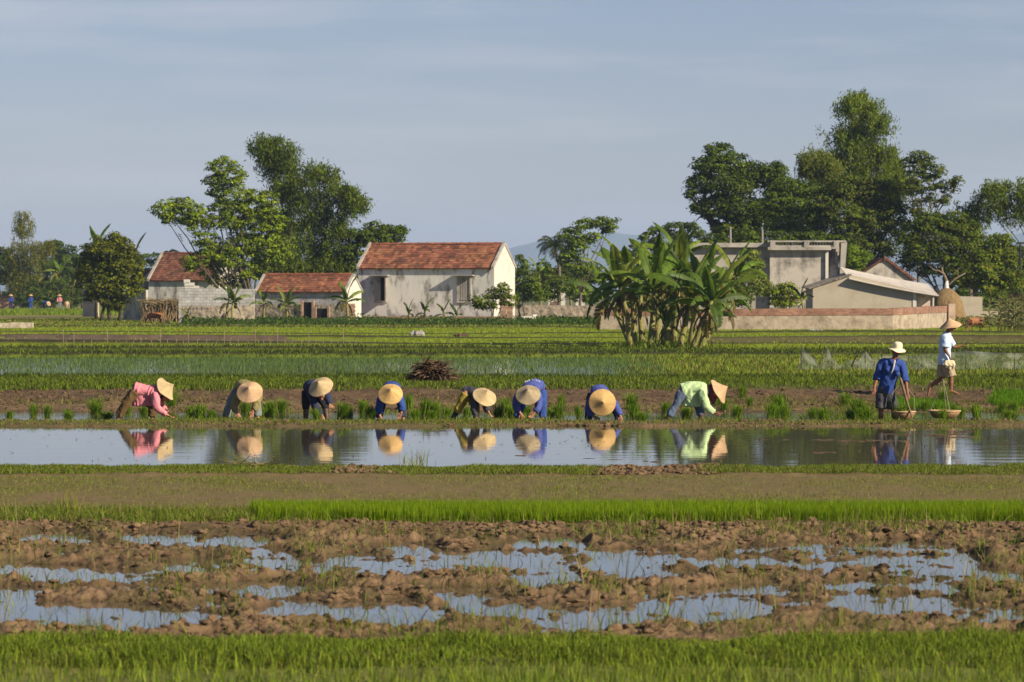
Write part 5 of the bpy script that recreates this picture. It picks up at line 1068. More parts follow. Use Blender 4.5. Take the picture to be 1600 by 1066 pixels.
tag(mb.build('stalk_fence', M_twig, None, origin=(root_.x, 275, GZ)), 'stacked dry stalks propped like a fence below the old brown roofed house', 'fence')
# haystack
dS = 252.0; c = Vector((X(1479, dS), dS, GZ)); V, Fs = revolve([(1.05, 0), (1.15, .5), (1.08, 1.0), (.96, 1.45), (.78, 1.85), (.52, 2.12), (.25, 2.28), (.1, 2.34)], 48)
V = V * (1, 1, 1.05); rr = noise3(V[:, 0] * 3, V[:, 1] * 3, V[:, 2] * 2, 5); V[:, 0] *= 1 + .05 * rr; V[:, 1] *= 1 + .05 * rr; V[:, 0] += np.where(V[:, 0] > 0, .12, -.04) * (1 - V[:, 2] / 2.6)
HSK = empty('haystack', tuple(c), 'conical brown haystack behind the right end of the garden wall', 'haystack')
M_hay = mat('hay', (.22, .15, .07), .95, nscale=3, namt=.35, bump=1, bscale=12, bdist=.08, stretch=(3, 3, .6))
np_mesh('stack', V + np.array(c), Fs, M_hay, HSK, True)
mb = MB(); n_ = 900; 
for k in range(n_):
    a = RNG.uniform(0, 6.28); t = RNG.uniform(0, 1); z = 2.35 * t; r_ = np.interp(z, [0, .5, 1.0, 1.45, 1.85, 2.12, 2.35], [1.05, 1.17, 1.10, .98, .80, .54, .2]); x, y = c.x + r_ * math.cos(a), c.y + r_ * math.sin(a)
    mb.tube([(x, y, GZ + z), (x + .05 * math.cos(a) + RNG.normal(0, .03), y + .05 * math.sin(a), GZ + z - .28)], [.012, .008], 3, None, False, tuple(np.array((.28, .20, .09)) * RNG.uniform(.5, 1.25)))
mb.build('straw', M_twig, HSK)
mb = MB(); mb.tube([(c.x, c.y, GZ + 2.14), (c.x, c.y, GZ + 2.26), (c.x, c.y, GZ + 2.5), (c.x, c.y, GZ + 2.9)], [.34, .24, .15, .10], 12); mb.build('plastic_cap', mat('pale_plastic', (.55, .53, .5), .5, nscale=8, namt=.2), HSK, True)
mb = MB(); z0 = GZ + 2.4
for pts, rd in (([(0, 0, 0), (-.02, 0, .55), (-.12, 0, .8), (-.25, .1, 1.05), (-.3, .1, 1.4)], [.12, .1, .085, .07, .05]), ([(.05, 0, .05), (.35, -.05, .45), (.75, 0, .75), (1.25, .1, 1.0)], [.06, .055, .045, .03]), ([(.75, 0, .75), (.72, 0, 1.1), (.78, 0, 1.35)], [.035, .03, .02]), ([(-.1, 0, .9), (-.5, .05, 1.15), (-.8, .1, 1.2), (-1.15, .1, 1.5)], [.06, .055, .05, .03])):
    mb.tube([(c.x + p[0], c.y + p[1], z0 + p[2]) for p in pts], rd, 8, None, True, (.34, .26, .17))
mb.build('forked_post', M_bark, HSK, True)
# pole at right edge
PR = empty('utility_pole', (X(1594, 268), 268, GZ), 'dark utility pole with crossarm at the right edge', 'pole'); mb = MB(); mb.tube([(X(1594, 268), 268, 0), (X(1594, 268), 268, Z(379, 268))], [.09, .07], 8, None, True, (.05, .05, .05)); mb.build('pole', M_bark, PR)
mb = MB(); mb.box((X(1597, 268), 268, Z(380, 268)), .75, .1, .14, 0, (.05, .05, .05)); mb.build('crossarm', M_bark, PR)
# cattle
def cow(px, py, d, hgt, az, c1, label, head_down=True):
    x, y = X(px, d), d; z = float(gz(x, d)); s = hgt / 1.25; q = Matrix.Rotation(az, 3, 'Z'); g = lambda a, b, c: tuple(Vector((x, y, z)) + q @ Vector((a, b, c)) * s)
    root = empty('cow', (x, y, z), label, 'cow'); b = MB(); lat = tuple(q @ Vector((0, 1, 0)))
    b.tube([g(-.75, 0, 1.02), g(-.5, 0, 1.02), g(-.1, 0, .92), g(.35, 0, .95), g(.62, 0, 1.05)], [(.17 * s, .2 * s), (.26 * s, .28 * s), (.30 * s, .34 * s), (.25 * s, .33 * s), (.15 * s, .2 * s)], 16, lat, 'round')
    if head_down: nk = [g(.58, 0, 1.05), g(.85, .05, .85), g(1.02, .08, .52)]; hd = [g(1.0, .08, .55), g(1.1, .1, .35), g(1.22, .12, .1)]
    else: nk = [g(.58, 0, 1.08), g(.8, 0, 1.25), g(.98, 0, 1.35)]; hd = [g(.95, 0, 1.38), g(1.12, 0, 1.3), g(1.35, 0, 1.15)]
    b.tube(nk, [(.14 * s, .22 * s), (.12 * s, .18 * s), (.10 * s, .13 * s)], 12, lat, 'round'); b.tube(hd, [(.11 * s, .13 * s), (.10 * s, .11 * s), (.06 * s, .065 * s)], 12, lat, 'round')
    for sgn in (-1, 1):
        b.tube([g(.5, .14 * sgn, .85), g(.48, .15 * sgn, .5), g(.50, .15 * sgn, .28), g(.49, .15 * sgn, 0)], [.11 * s, .06 * s, .042 * s, .05 * s], 10, None, 'round')
        b.tube([g(-.58, .15 * sgn, .95), g(-.5, .16 * sgn, .68), g(-.72, .16 * sgn, .42), g(-.68, .16 * sgn, 0)], [.17 * s, .11 * s, .05 * s, .048 * s], 10, None, 'round')
        h0 = Vector(hd[0]); e = q @ Vector((0, .17 * sgn, .05)) * s; b.tube([tuple(h0), tuple(h0 + e)], [.05 * s, .025 * s], 8, None, 'round')
    V, N, Q = remeshed(np.concatenate(b.v), b.f, .022 * s + .004, 2); body = np_mesh('body', V, Q, c1, root, True)
    mb = MB(); mb.tube([g(-.78, 0, 1.05), g(-.9, 0, .9), g(-.9, .02, .55), g(-.88, .02, .4)], [.03 * s, .022 * s, .018 * s, .035 * s], 8, None, 'round'); mb.build('tail', c1, root, True)
    for sgn in (-1, 1):
        h0 = Vector(hd[0]); mb = MB(); mb.tube([tuple(h0 + q @ Vector((0, .06 * sgn, .05)) * s), tuple(h0 + q @ Vector((-.02, .13 * sgn, .14)) * s), tuple(h0 + q @ Vector((0, .13 * sgn, .22)) * s)], [.022 * s, .016 * s, .006 * s], 8, None, 'round', (.3, .27, .22)); mb.build('horn', M_twig, root, True)
M_cow1 = mat('orange_hide', (.26, .085, .028), .7, nscale=3, namt=.2); M_cow2 = mat('dark_hide', (.10, .045, .028), .7, nscale=3, namt=.2); M_cow3 = mat('patched_hide', (.24, .10, .04), .7, nscale=3, namt=.2, dark=(.07, .035, .02), dscale=1.6, dpos=(.5, .56))
cow(242, 505, 264, .72, R(200), M_cow1, 'orange brown calf grazing in front of the dry stalk fence')
cow(866, 486, 372, 1.1, R(245), M_cow2, 'dark brown cow grazing right of the long whitewashed house')
cow(1524, 517, 214, .78, R(215), M_cow3, 'rust brown calf with dark patches grazing beside the corn on the right')
# ------------------------------------------------------------ foliage
def leaves(name, C, size, cols, parent, aspect=.55, droop=0.0, outward=None, mat_=None):
    n = len(C); size = np.asarray(size) * RNG.uniform(.65, 1.35, n)
    nr = RNG.normal(0, 1, (n, 3)); 
    if outward is not None: nr = nr * .45 + outward * .9
    nr[:, 2] += .35; nr /= np.linalg.norm(nr, axis=1)[:, None]
    dv = RNG.normal(0, 1, (n, 3)); dv[:, 2] -= droop * 2.2; dv -= nr * (dv * nr).sum(1)[:, None] * (1 - min(1, droop)); dv /= np.linalg.norm(dv, axis=1)[:, None]
    u = np.cross(nr, dv); u /= np.linalg.norm(u, axis=1)[:, None] + 1e-6
    a = dv * (size * .5)[:, None]; b = u * (size * .5 * aspect)[:, None]
    V = np.stack([C - a, C + b - a * .1, C + a, C - b - a * .1], 1).reshape(-1, 3)
    F_ = np.arange(n)[:, None] * 4 + np.array([[0, 1, 2, 3]])
    return np_mesh(name, V, F_, mat_ or M_leaf, parent, False, np.repeat(cols, 4, 0))
def crown_points(blobs, d, n, clump=.30, depth=.85, gap=.55, seed=0):
    n = int(n * 1.55)
    """blobs: (px,py,rx,ry[,ddepth]) -> points in world, outward dirs, clump brightness"""
    s = F / d; area = np.array([b[2] * b[3] for b in blobs], float); cnt = (area / area.sum() * n).astype(int) + 8
    Ps, Os, Bs = [], [], []
    for b, c in zip(blobs, cnt):
        ce = np.array(W(b[0], b[1], d)) + np.array((0, b[4] if len(b) > 4 else RNG.uniform(-.5, .5) * b[2] / s * .8, 0))
        rad = np.array((b[2] / s, max(b[2], b[3]) / s * depth, b[3] / s)); mean = float(np.mean(rad))
        k = max(5, int(c / 34)); u = RNG.normal(0, 1, (k, 3)); u /= np.linalg.norm(u, axis=1)[:, None]
        rr = RNG.uniform(.35, 1.0, k) ** .55; rr *= 1 + .22 * noise3(u[:, 0] * 2.3, u[:, 1] * 2.3, u[:, 2] * 2.3, int(b[0]) + seed)
        cc = ce + u * rr[:, None] * rad; br = RNG.normal(1, .24, k) ; m = RNG.integers(0, k, c)
        sg = clump * .85 * (.5 + .5 * min(1.5, mean / 1.5)); v = RNG.normal(0, 1, (c, 3)); v /= np.linalg.norm(v, axis=1)[:, None]; v[:, 2] = np.where(RNG.uniform(0, 1, c) < .75, np.abs(v[:, 2]), v[:, 2])
        off = v * (sg * RNG.uniform(1.1, 1.9, c) * RNG.uniform(.6, 1.3, k)[m])[:, None] * np.array((1, 1, .62))
        Ps.append(cc[m] + off); Os.append(u[m] * .45 + v); Bs.append(br[m])
    return np.concatenate(Ps), np.concatenate(Os), np.concatenate(Bs)
def lcols(n, cs, br): c = bcol(n, np.array(cs) * (3.3, 2.8, 1.1), .16); return c * np.clip(br, .5, 1.6)[:, None]
def branches(base, blobs, d, r0, col, parent, fork=.35, trunks=1, name='trunk'):
    mb = MB(); s = F / d; cen = [np.array(W(b[0], b[1], d)) for b in blobs]; zc = min(c[2] for c in cen); b0 = np.array(base)
    for t_ in range(trunks):
        bt = b0 + np.array(((t_ - (trunks - 1) / 2) * r0 * 3.2, RNG.normal(0, .3), 0)); f_ = b0 * (1 - 0) * 1.0
        fk = np.array((bt[0] + RNG.normal(0, .2), bt[1], b0[2] + (zc - b0[2]) * fork + .6)); rt_ = r0 / math.sqrt(trunks)
        mb.tube([tuple(bt + np.array((0, 0, -.2))), tuple((bt + fk) / 2 + RNG.normal(0, .06, 3)), tuple(fk)], [rt_ * 1.25, rt_, rt_ * .85], 10, None, True, col)
        for c in cen[t_::trunks]:
            e = c + np.array((0, 0, .0)); m1 = fk + (e - fk) * .35 + np.array((RNG.normal(0, .15), RNG.normal(0, .2), .15)); m2 = fk + (e - fk) * .7 + RNG.normal(0, .18, 3)
            mb.tube([tuple(fk), tuple(m1), tuple(m2), tuple(e)], [rt_ * .6, rt_ * .45, rt_ * .3, rt_ * .12], 7, None, True, col)
            for q in range(5):
                st = m1 + (e - m1) * RNG.uniform(.1, .9); dr = RNG.normal(0, 1, 3) * np.array((1, 1, .6)); dr[2] += .5; dr /= np.linalg.norm(dr); ln = RNG.uniform(.5, 1.2)
                mb.tube([tuple(st), tuple(st + dr * ln * .5 + RNG.normal(0, .05, 3)), tuple(st + dr * ln)], [rt_ * .2, rt_ * .14, rt_ * .06], 5, None, True, col)
    return mb.build(name, M_bark, parent, True)
BK = (.20, .165, .12); BKD = (.10, .085, .065)
def tree(name, label, basepx, d, blobs, n, size, cs, r0=.16, trunks=1, group=None, cat='tree', bark=BK, droop=0, aspect=.55, clump=.38, basepy=None, fork=.35):
    base = (X(basepx, d), d, GZ if basepy is None else Z(basepy, d)); root = empty(name, base, label, cat, group)
    branches(base, blobs, d, r0, bark, root, fork, trunks)
    P, O, B = crown_points(blobs, d, n, clump); leaves('crown', P, size, lcols(len(P), cs, B), root, aspect, droop, O)
    return root
CD = [(.030, .058, .012), (.045, .080, .016), (.060, .10, .018)]; CM = [(.055, .10, .016), (.08, .135, .02), (.045, .085, .015)]; CL_ = [(.105, .175, .022), (.08, .14, .02), (.14, .20, .028), (.055, .10, .018)]
CB = [(.072, .12, .02), (.10, .155, .025), (.05, .088, .018)]; CO = [(.085, .105, .025), (.12, .14, .03), (.05, .07, .02)]
VB = 'village trees behind the houses'
tree('feathery_tree', 'tall airy tree with yellow green feathery leaves over the old brown roofed house', 385, 289,
     [(258, 328, 24, 17), (280, 322, 22, 14), (300, 345, 24, 16), (262, 345, 14, 8), (345, 262, 22, 16), (365, 275, 20, 16), (338, 285, 18, 12), (372, 310, 32, 20), (345, 330, 22, 16), (395, 325, 22, 20), (405, 350, 24, 22), (320, 375, 20, 14), (345, 392, 26, 20), (300, 410, 18, 16), (330, 425, 20, 16), (382, 380, 28, 24), (310, 330, 16, 9), (365, 350, 20, 14), (420, 385, 20, 24), (350, 440, 20, 12), (385, 425, 22, 18), (360, 405, 24, 18), (330, 400, 22, 16), (410, 415, 22, 20), (375, 340, 24, 18), (330, 350, 20, 12), (345, 300, 20, 12), (425, 345, 22, 24), (438, 390, 20, 24), (418, 312, 16, 14), (290, 345, 18, 10), (400, 385, 22, 20)], 27000, .20, CL_, .26, 3, VB, clump=.34, fork=.1)
def bamboo(name, label, basepx, d, tips, n, cs, size=.34, group=None, r=.05, spread=26, basepy=None, extra=None, hang=.7, top=.3):
    """tips: (px, py, reach px) arching culm ends; plumes of narrow leaves hang along the culms"""
    b0 = np.array((X(basepx, d), d, GZ if basepy is None else Z(basepy, d))); root = empty(name, tuple(b0), label, 'bamboo', group); mb = MB(); C = []; Bq = []; s = F / d
    for (px, py, w_) in tips:
        e = np.array(W(px, py, d)) + np.array((0, RNG.normal(0, 1.0), 0)); bb = b0 + np.array((RNG.normal(0, .35), RNG.normal(0, .35), -.1)); hgt = e[2] - bb[2]
        up = bb + np.array(((e[0] - bb[0]) * .35, (e[1] - bb[1]) * .35, hgt * .62)); kn = bb + np.array(((e[0] - bb[0]) * .78, (e[1] - bb[1]) * .78, hgt * .97)); tp = e + np.array(((e[0] - bb[0]) * .12, 0, -.25))
        pts, rr = bend([bb, up, kn, e, tp], [r, r * .8, r * .45, r * .2, r * .08], 6); mb.tube(pts, rr, 6, None, True, (.17, .20, .06)); pts = np.array(pts)
        k = int(1.5 * n / len(tips)); t = RNG.beta(2.0, 1.3, k) * (1 - top) + top; idx = t * (len(pts) - 1); i0 = np.clip(idx.astype(int), 0, len(pts) - 2); f_ = (idx - i0)[:, None]; q = pts[i0] * (1 - f_) + pts[i0 + 1] * f_
        kk = max(4, k // 26); br_t = RNG.integers(0, kk, k); 
        offs = RNG.normal(0, 1, (kk, 3)) * (w_ / s) * np.array((.55, .55, .3)); offs[:, 2] -= np.abs(RNG.normal(0, 1, kk)) * w_ / s * hang * .6; tt = RNG.beta(2.0, 1.3, kk) * (1 - top) + top; ii = tt * (len(pts) - 1); j0 = np.clip(ii.astype(int), 0, len(pts) - 2); ff = (ii - j0)[:, None]
        cen = pts[j0] * (1 - ff) + pts[j0 + 1] * ff + offs; P_ = cen[br_t] + RNG.normal(0, 1, (k, 3)) * np.array((.17, .2, .16)); P_[:, 2] -= np.abs(RNG.normal(0, .42, k))
        C.append(P_); Bq.append(RNG.normal(1, .18, kk)[br_t])
    mb.build('culms', M_bark, root, True); P = np.concatenate(C); leaves('foliage', P, size, lcols(len(P), cs, np.concatenate(Bq)), root, .22, .55); return root
bamboo('bamboo_clump', 'tall dark bamboo plume leaning left above the feathery tree', 450, 305, [(408, 214, 16), (430, 218, 20), (448, 228, 20), (455, 250, 20), (425, 245, 20), (440, 285, 22), (460, 280, 16), (470, 300, 18), (418, 228, 14), (435, 330, 22), (455, 345, 22), (430, 370, 22), (450, 395, 24)], 14000, CD + CB, .34, VB, top=.25)
bamboo('bamboo_clump', 'broad bamboo clump arching right beside the long whitewashed house roof', 492, 300, [(490, 258, 20), (510, 262, 22), (530, 285, 22), (555, 300, 16), (562, 312, 10), (500, 300, 26), (515, 330, 26), (480, 330, 26), (530, 350, 20), (500, 380, 26), (470, 370, 26), (520, 395, 20), (490, 410, 24), (460, 410, 22), (548, 292, 14)], 15000, CB + CD[:1], .34, VB, top=.12)
tree('broadleaf_tree', 'dark flat topped tree right behind the left end of the long orange roof', 568, 300, [(560, 372, 26, 16), (590, 358, 24, 10), (615, 360, 20, 9), (628, 370, 14, 8), (585, 378, 26, 12), (550, 395, 24, 18), (540, 415, 20, 18), (605, 375, 24, 10)], 6500, .22, CD + CM[:1], .2, 1, VB)
tree('understory_tree', 'dark leafy undergrowth tree between the low shed roof and the bamboo', 470, 310, [(440, 420, 26, 18), (480, 425, 26, 18), (520, 420, 26, 20), (405, 420, 20, 18), (545, 430, 12, 16)], 4500, .24, CD, .14, 2, VB)
tree('round_tree', 'round dense olive green tree standing in the field left of the old house', 172, 282, [(165, 395, 28, 24), (190, 392, 24, 22), (148, 420, 26, 26), (175, 425, 32, 28), (203, 425, 20, 24), (160, 450, 22, 16), (195, 452, 22, 16), (140, 395, 14, 14), (178, 375, 18, 10), (185, 475, 18, 14), (214, 442, 12, 18), (145, 462, 14, 12), (170, 470, 14, 12), (132, 410, 12, 16), (200, 405, 20, 20), (128, 435, 12, 16)], 16000, .2, [(.045, .068, .012), (.075, .10, .015), (.032, .05, .010), (.11, .14, .018)], .2, 3, None, bark=BKD, fork=.3)
bamboo('bamboo_spire', 'thin single bamboo plume standing above the dark thicket at far left', 36, 455, [(37, 334, 12), (38, 345, 14), (36, 360, 12), (38, 352, 16)], 1500, CO, .34, None, .05, basepy=480, top=.62, hang=.3)
bamboo('bamboo_clump', 'rounded olive bamboo clump at the far left edge', 38, 452, [(20, 385, 16), (38, 378, 18), (55, 382, 16), (70, 384, 12), (62, 395, 14), (25, 400, 18), (45, 405, 20), (30, 425, 20), (50, 430, 20), (22, 440, 16), (75, 378, 8)], 7500, CO, .34, None, .05, top=.1)
tree('thicket', 'dark thicket of shrubs just behind the bananas of the far left', 80, 458, [(15, 425, 20, 24), (45, 445, 28, 24), (75, 430, 26, 26), (100, 445, 26, 26), (125, 440, 22, 26), (60, 465, 30, 16), (110, 465, 26, 16), (5, 400, 14, 14), (-30, 410, 26, 34), (30, 465, 26, 14), (85, 455, 24, 18)], 16000, .3, CD, .14, 3, None, cat='bushes')
far_x = [(-60, 380, 50, 20), (0, 402, 24, 14), (88, 388, 14, 14), (104, 398, 24, 14), (120, 400, 24, 14), (150, 402, 24, 14), (205, 402, 16, 12), (270, 402, 18, 10), (240, 404, 18, 10), (640, 400, 60, 8)]
for k, (a, b, c_, e_) in enumerate(far_x[1:9]):
    tree('distant_tree', ['dusky distant tree at the far left edge', 'dusky distant pointed tree left of the round tree', 'dusky distant treetop just left of the round tree', 'dusky distant treetop touching the round tree on its left', 'dusky distant treetop mostly behind the round tree', 'dusky distant treetop right of the round tree', 'dusky distant treetop above the old brown roof ridge', 'dusky distant treetop left of the old brown roof'][k], a, 560, [(a, b, c_, e_), (a + 6, b + 20, c_ + 4, 22)], 1100, .5, CD[:2], .2, 1, 'distant trees on the left skyline', basepy=462)
# gap between house and bananas
tree('garden_shrub', 'leafy shrub in front of the right corner of the long whitewashed house', 770, 258, [(752, 472, 16, 9), (770, 462, 14, 9), (785, 455, 14, 9), (795, 470, 14, 12), (765, 480, 14, 6), (742, 478, 10, 5)], 1900, .17, CM + CO[:1], .06, 3, None, cat='shrub')
tree('garden_tree', 'bushy green tree just right of the white gable end', 818, 300, [(812, 415, 14, 14), (822, 440, 20, 20), (812, 462, 16, 18), (838, 455, 14, 18)], 3800, .2, CM, .1, 2, None)
tree('garden_tree', 'yellow green bush behind the low stone yard wall', 870, 345, [(860, 455, 16, 16), (880, 445, 16, 14), (900, 455, 18, 18), (925, 465, 18, 12), (845, 462, 14, 12)], 3600, .24, CM + CL_[:1], .1, 3, None)
tree('feathery_tree', 'airy green tree with spreading top between the palm and the banana clump', 905, 338, [(890, 368, 18, 12), (915, 352, 20, 10), (945, 348, 20, 8), (900, 390, 18, 16), (885, 405, 14, 18), (920, 372, 18, 10), (905, 420, 16, 16), (950, 360, 14, 8)], 4800, .24, CM + CL_[:1], .12, 1, None)
tree('distant_tree', 'dusky low trees on the skyline above the banana clump', 1050, 420, [(1025, 365, 18, 10), (1055, 360, 22, 12), (1082, 362, 18, 14), (1045, 385, 40, 16), (1010, 380, 18, 12), (985, 395, 22, 12)], 3600, .34, CD, .2, 3, None)
# right hand group
tree('large_tree', 'large dark rounded tree behind the flat roofed house', 1160, 298, [(1125, 240, 24, 18), (1108, 262, 26, 18), (1145, 262, 32, 22), (1095, 290, 24, 22), (1135, 295, 38, 26), (1175, 275, 32, 22), (1205, 270, 24, 18), (1215, 295, 22, 24), (1120, 325, 34, 20), (1160, 330, 38, 26), (1092, 320, 18, 12), (1190, 340, 30, 26), (1150, 362, 40, 16), (1078, 305, 8, 8)], 22000, .22, CD, .38, 1, VB, bark=BKD)
tree('broadleaf_tree', 'brighter green tree overlapping the large dark tree on its right', 1228, 290, [(1235, 295, 28, 16), (1262, 300, 22, 16), (1215, 318, 26, 18), (1245, 325, 30, 20), (1270, 335, 20, 20), (1222, 350, 26, 20), (1250, 362, 26, 14)], 11000, .21, CM, .2, 1, VB)
bamboo('bamboo_clump', 'tallest bamboo clump with drooping plumes rising above all trees on the right', 1345, 306, [(1345, 145, 12), (1325, 155, 13), (1360, 158, 16), (1372, 180, 18), (1345, 185, 22), (1318, 200, 18), (1330, 215, 26), (1360, 220, 28), (1385, 230, 22), (1400, 250, 18), (1305, 235, 20), (1340, 250, 34), (1375, 262, 30), (1390, 285, 26), (1320, 275, 30), (1350, 290, 34), (1408, 275, 12)], 24000, CB, .34, VB, .06, hang=.9, top=.25)
bamboo('bamboo_clump', 'grey green bamboo plume drooping to the left of the tallest bamboo', 1318, 300, [(1262, 240, 14), (1275, 238, 16), (1290, 245, 18), (1300, 255, 20), (1268, 258, 14), (1282, 265, 14), (1300, 280, 16)], 6000, [(.085, .125, .04), (.11, .155, .05), (.07, .10, .03)], .32, VB, .05, hang=.6, top=.6)
tree('broadleaf_tree', 'dense dark glossy leaved tree below the tallest bamboo', 1330, 286, [(1290, 310, 26, 22), (1320, 295, 28, 20), (1355, 300, 28, 22), (1385, 305, 26, 24), (1275, 345, 28, 26), (1315, 340, 34, 28), (1360, 345, 36, 30), (1395, 345, 24, 28), (1290, 380, 26, 20), (1335, 385, 34, 24), (1380, 385, 30, 22), (1340, 410, 26, 14)], 23000, .2, CD + [(.08, .10, .05)], .3, 1, VB, bark=BKD)
tree('sparse_tree', 'thin sparse tree with grey limbs leaning out right of the tallest bamboo', 1435, 284, [(1440, 245, 16, 10), (1430, 262, 22, 16), (1455, 268, 22, 16), (1445, 290, 24, 14), (1480, 290, 20, 10), (1495, 285, 10, 8), (1425, 295, 16, 12), (1465, 312, 20, 12), (1435, 325, 18, 16)], 4300, .2, CD + CO[:1], .14, 1, VB, bark=(.30, .26, .20), fork=.5)
tree('broadleaf_tree', 'broad green tree spreading above the haystack', 1478, 276, [(1425, 370, 26, 20), (1455, 352, 28, 18), (1485, 350, 28, 20), (1510, 365, 28, 22), (1440, 395, 28, 20), (1475, 390, 34, 24), (1510, 400, 30, 26), (1420, 410, 16, 14), (1495, 425, 30, 16), (1540, 410, 22, 24), (1455, 425, 20, 10), (1535, 385, 22, 16)], 20000, .2, CM + CD + CO[:1], .2, 2, VB, fork=.2, bark=BKD)
tree('leaning_tree', 'tree with twin leaning trunks left of the corn', 1520, 268, [(1530, 425, 26, 14), (1555, 400, 20, 18), (1560, 430, 20, 18), (1575, 410, 14, 18), (1510, 440, 20, 12), (1545, 448, 26, 12), (1540, 410, 26, 20), (1565, 380, 16, 14), (1580, 440, 18, 16)], 12000, .2, CM + CO[1:2], .22, 2, None, bark=(.33, .28, .22), fork=.9)
bamboo('bamboo_clump', 'loose bamboo branches reaching in from the right edge above the hills', 1640, 292, [(1540, 292, 16), (1520, 318, 14), (1528, 335, 12), (1560, 285, 18), (1580, 290, 22), (1600, 300, 20), (1560, 315, 18), (1590, 325, 18), (1620, 290, 26), (1640, 320, 30)], 6500, CB + CD[:1], .34, None, .05, hang=.5, top=.55)
tree('edge_tree', 'dark rounded tree at the right edge behind the corn', 1605, 290, [(1595, 425, 22, 20), (1600, 450, 24, 18), (1575, 450, 18, 16), (1640, 430, 30, 30), (1590, 400, 16, 14), (1585, 470, 24, 12)], 9000, .22, CD + CM[:1], .16, 1, None)
tree('vine_bush', 'bright green climbing bush right of the outside stairs', 1338, 262, [(1330, 395, 10, 12), (1338, 412, 14, 12), (1330, 428, 12, 8), (1350, 402, 10, 10)], 1700, .18, [(.09, .17, .02), (.07, .13, .02)], .05, 1, None, cat='bush', fork=.7)
tree('garden_bush', 'yellow green garden bush left of the cement gabled shed', 1235, 236, [(1210, 462, 14, 12), (1228, 455, 14, 10), (1240, 468, 14, 10), (1220, 475, 18, 8)], 2000, .17, [(.13, .19, .025), (.09, .14, .02)], .06, 2, None, cat='bush')
tree('thin_bush', 'soft grey green young tree in front of the left part of the flat roofed house', 1172, 246, [(1172, 405, 14, 14), (1180, 425, 16, 16), (1168, 445, 18, 16), (1190, 450, 14, 14)], 3000, .15, [(.09, .14, .05), (.12, .17, .06)], .06, 1, None, cat='bush')
tree('garden_bush', 'dark bush behind the banana clump', 1080, 232, [(1060, 470, 30, 16), (1110, 462, 30, 18), (1150, 465, 24, 16), (1000, 470, 30, 14)], 4000, .2, CD, .06, 3, None, cat='bush')
tree('understory_tree', 'dark leafy undergrowth right behind the flat roof and its balustrade', 1250, 274, [(1120, 378, 26, 12), (1165, 376, 28, 14), (1210, 378, 26, 14), (1240, 382, 26, 14), (1270, 380, 26, 14), (1300, 384, 24, 16), (1325, 400, 14, 16)], 9000, .2, CD, .1, 3, None)
tree('roadside_bush', 'dark bushes at the foot of the trees between the haystack and the corn', 1530, 275, [(1508, 462, 14, 12), (1532, 470, 18, 10), (1556, 465, 16, 14)], 3500, .2, CD + CM[:1], .06, 3, None, cat='bush', fork=.3)
tree('garden_bush', 'dark green shrubs filling the gap below the coconut palm', 862, 356, [(835, 448, 18, 16), (858, 438, 18, 18), (882, 428, 16, 16), (905, 440, 18, 18), (925, 430, 16, 18), (848, 420, 12, 12)], 6500, .24, CD + CM, .08, 3, None, cat='bush', fork=.3)
# ------------------------------------------------------------ bananas
def banana_leaf(mb, base, az, elev, L_, wd, bendg, col, n=13, torn=.35):
    p = Vector(base); dv = Vector((math.cos(az) * math.cos(elev), math.sin(az) * math.cos(elev), math.sin(elev))); pts = [p.copy()]; st = L_ / n; dirs = [dv.copy()]
    for i in range(n):
        e = elev - bendg * ((i + 1) / n) ** 1.4; dv = Vector((math.cos(az) * math.cos(e), math.sin(az) * math.cos(e), math.sin(e))); p = p + dv * st; pts.append(p.copy()); dirs.append(dv.copy())
    side = Vector((-math.sin(az), math.cos(az), 0)); V = []; Fs = []; C = []
    ph = RNG.uniform(-.5, .5)
    for sgn in (-1, 1):
        dr = RNG.uniform(.1, .7)
        for i in range(1, n):
            t0, t1 = i / n, (i + 1) / n; wf = lambda t: wd * .5 * (math.sin(math.pi * min(1, max(0, (t - .05)) / .97) ** .75) ** .5 if 0 < t < .999 else .02)
            if RNG.uniform() < torn: dr += RNG.uniform(-.35, .5)
            dr = min(1.25, max(-.15, dr)); k = len(V); up = side.cross(dirs[i]) * -1
            up = dirs[i].cross(side) * -1 if dirs[i].cross(side).z > 0 else dirs[i].cross(side)
            # edge direction: sideways turned down by dr
            ed = (side * sgn * math.cos(dr * .9 + ph * sgn * .3) + Vector((0, 0, -1)) * math.sin(dr * .9) + dirs[i] * .22).normalized(); g_ = RNG.uniform(.6, .9) if RNG.uniform() < torn else 1.0
            a, b = pts[i], pts[i + 1]; w0, w1 = wf(t0), wf(t1); m0, m1 = a + ed * w0 * .55 + Vector((0, 0, .03)), b + ed * w1 * .55 + Vector((0, 0, .03))
            e0 = a + ed * w0 + Vector((0, 0, -.06 * w0)); e1 = a.lerp(b, g_) + ed * w1 + Vector((0, 0, -.06 * w1))
            V += [a, b, m1, m0, e1, e0]; Fs += [(k, k + 1, k + 2, k + 3), (k + 3, k + 2, k + 4, k + 5)]; v = RNG.uniform(.82, 1.18); C += [tuple(np.array(col) * v)] * 6
    mb.add([tuple(v) for v in V], Fs, np.array(C)); mb.tube([tuple(q) for q in pts[::3]] + [tuple(pts[-1])], [.035, .03, .024, .018, .012, .006][:len(pts[::3]) + 1], 5, None, False, (.22, .27, .06))
GB = [(.24, .40, .04), (.18, .31, .03), (.28, .42, .04), (.11, .20, .028), (.34, .42, .05)]
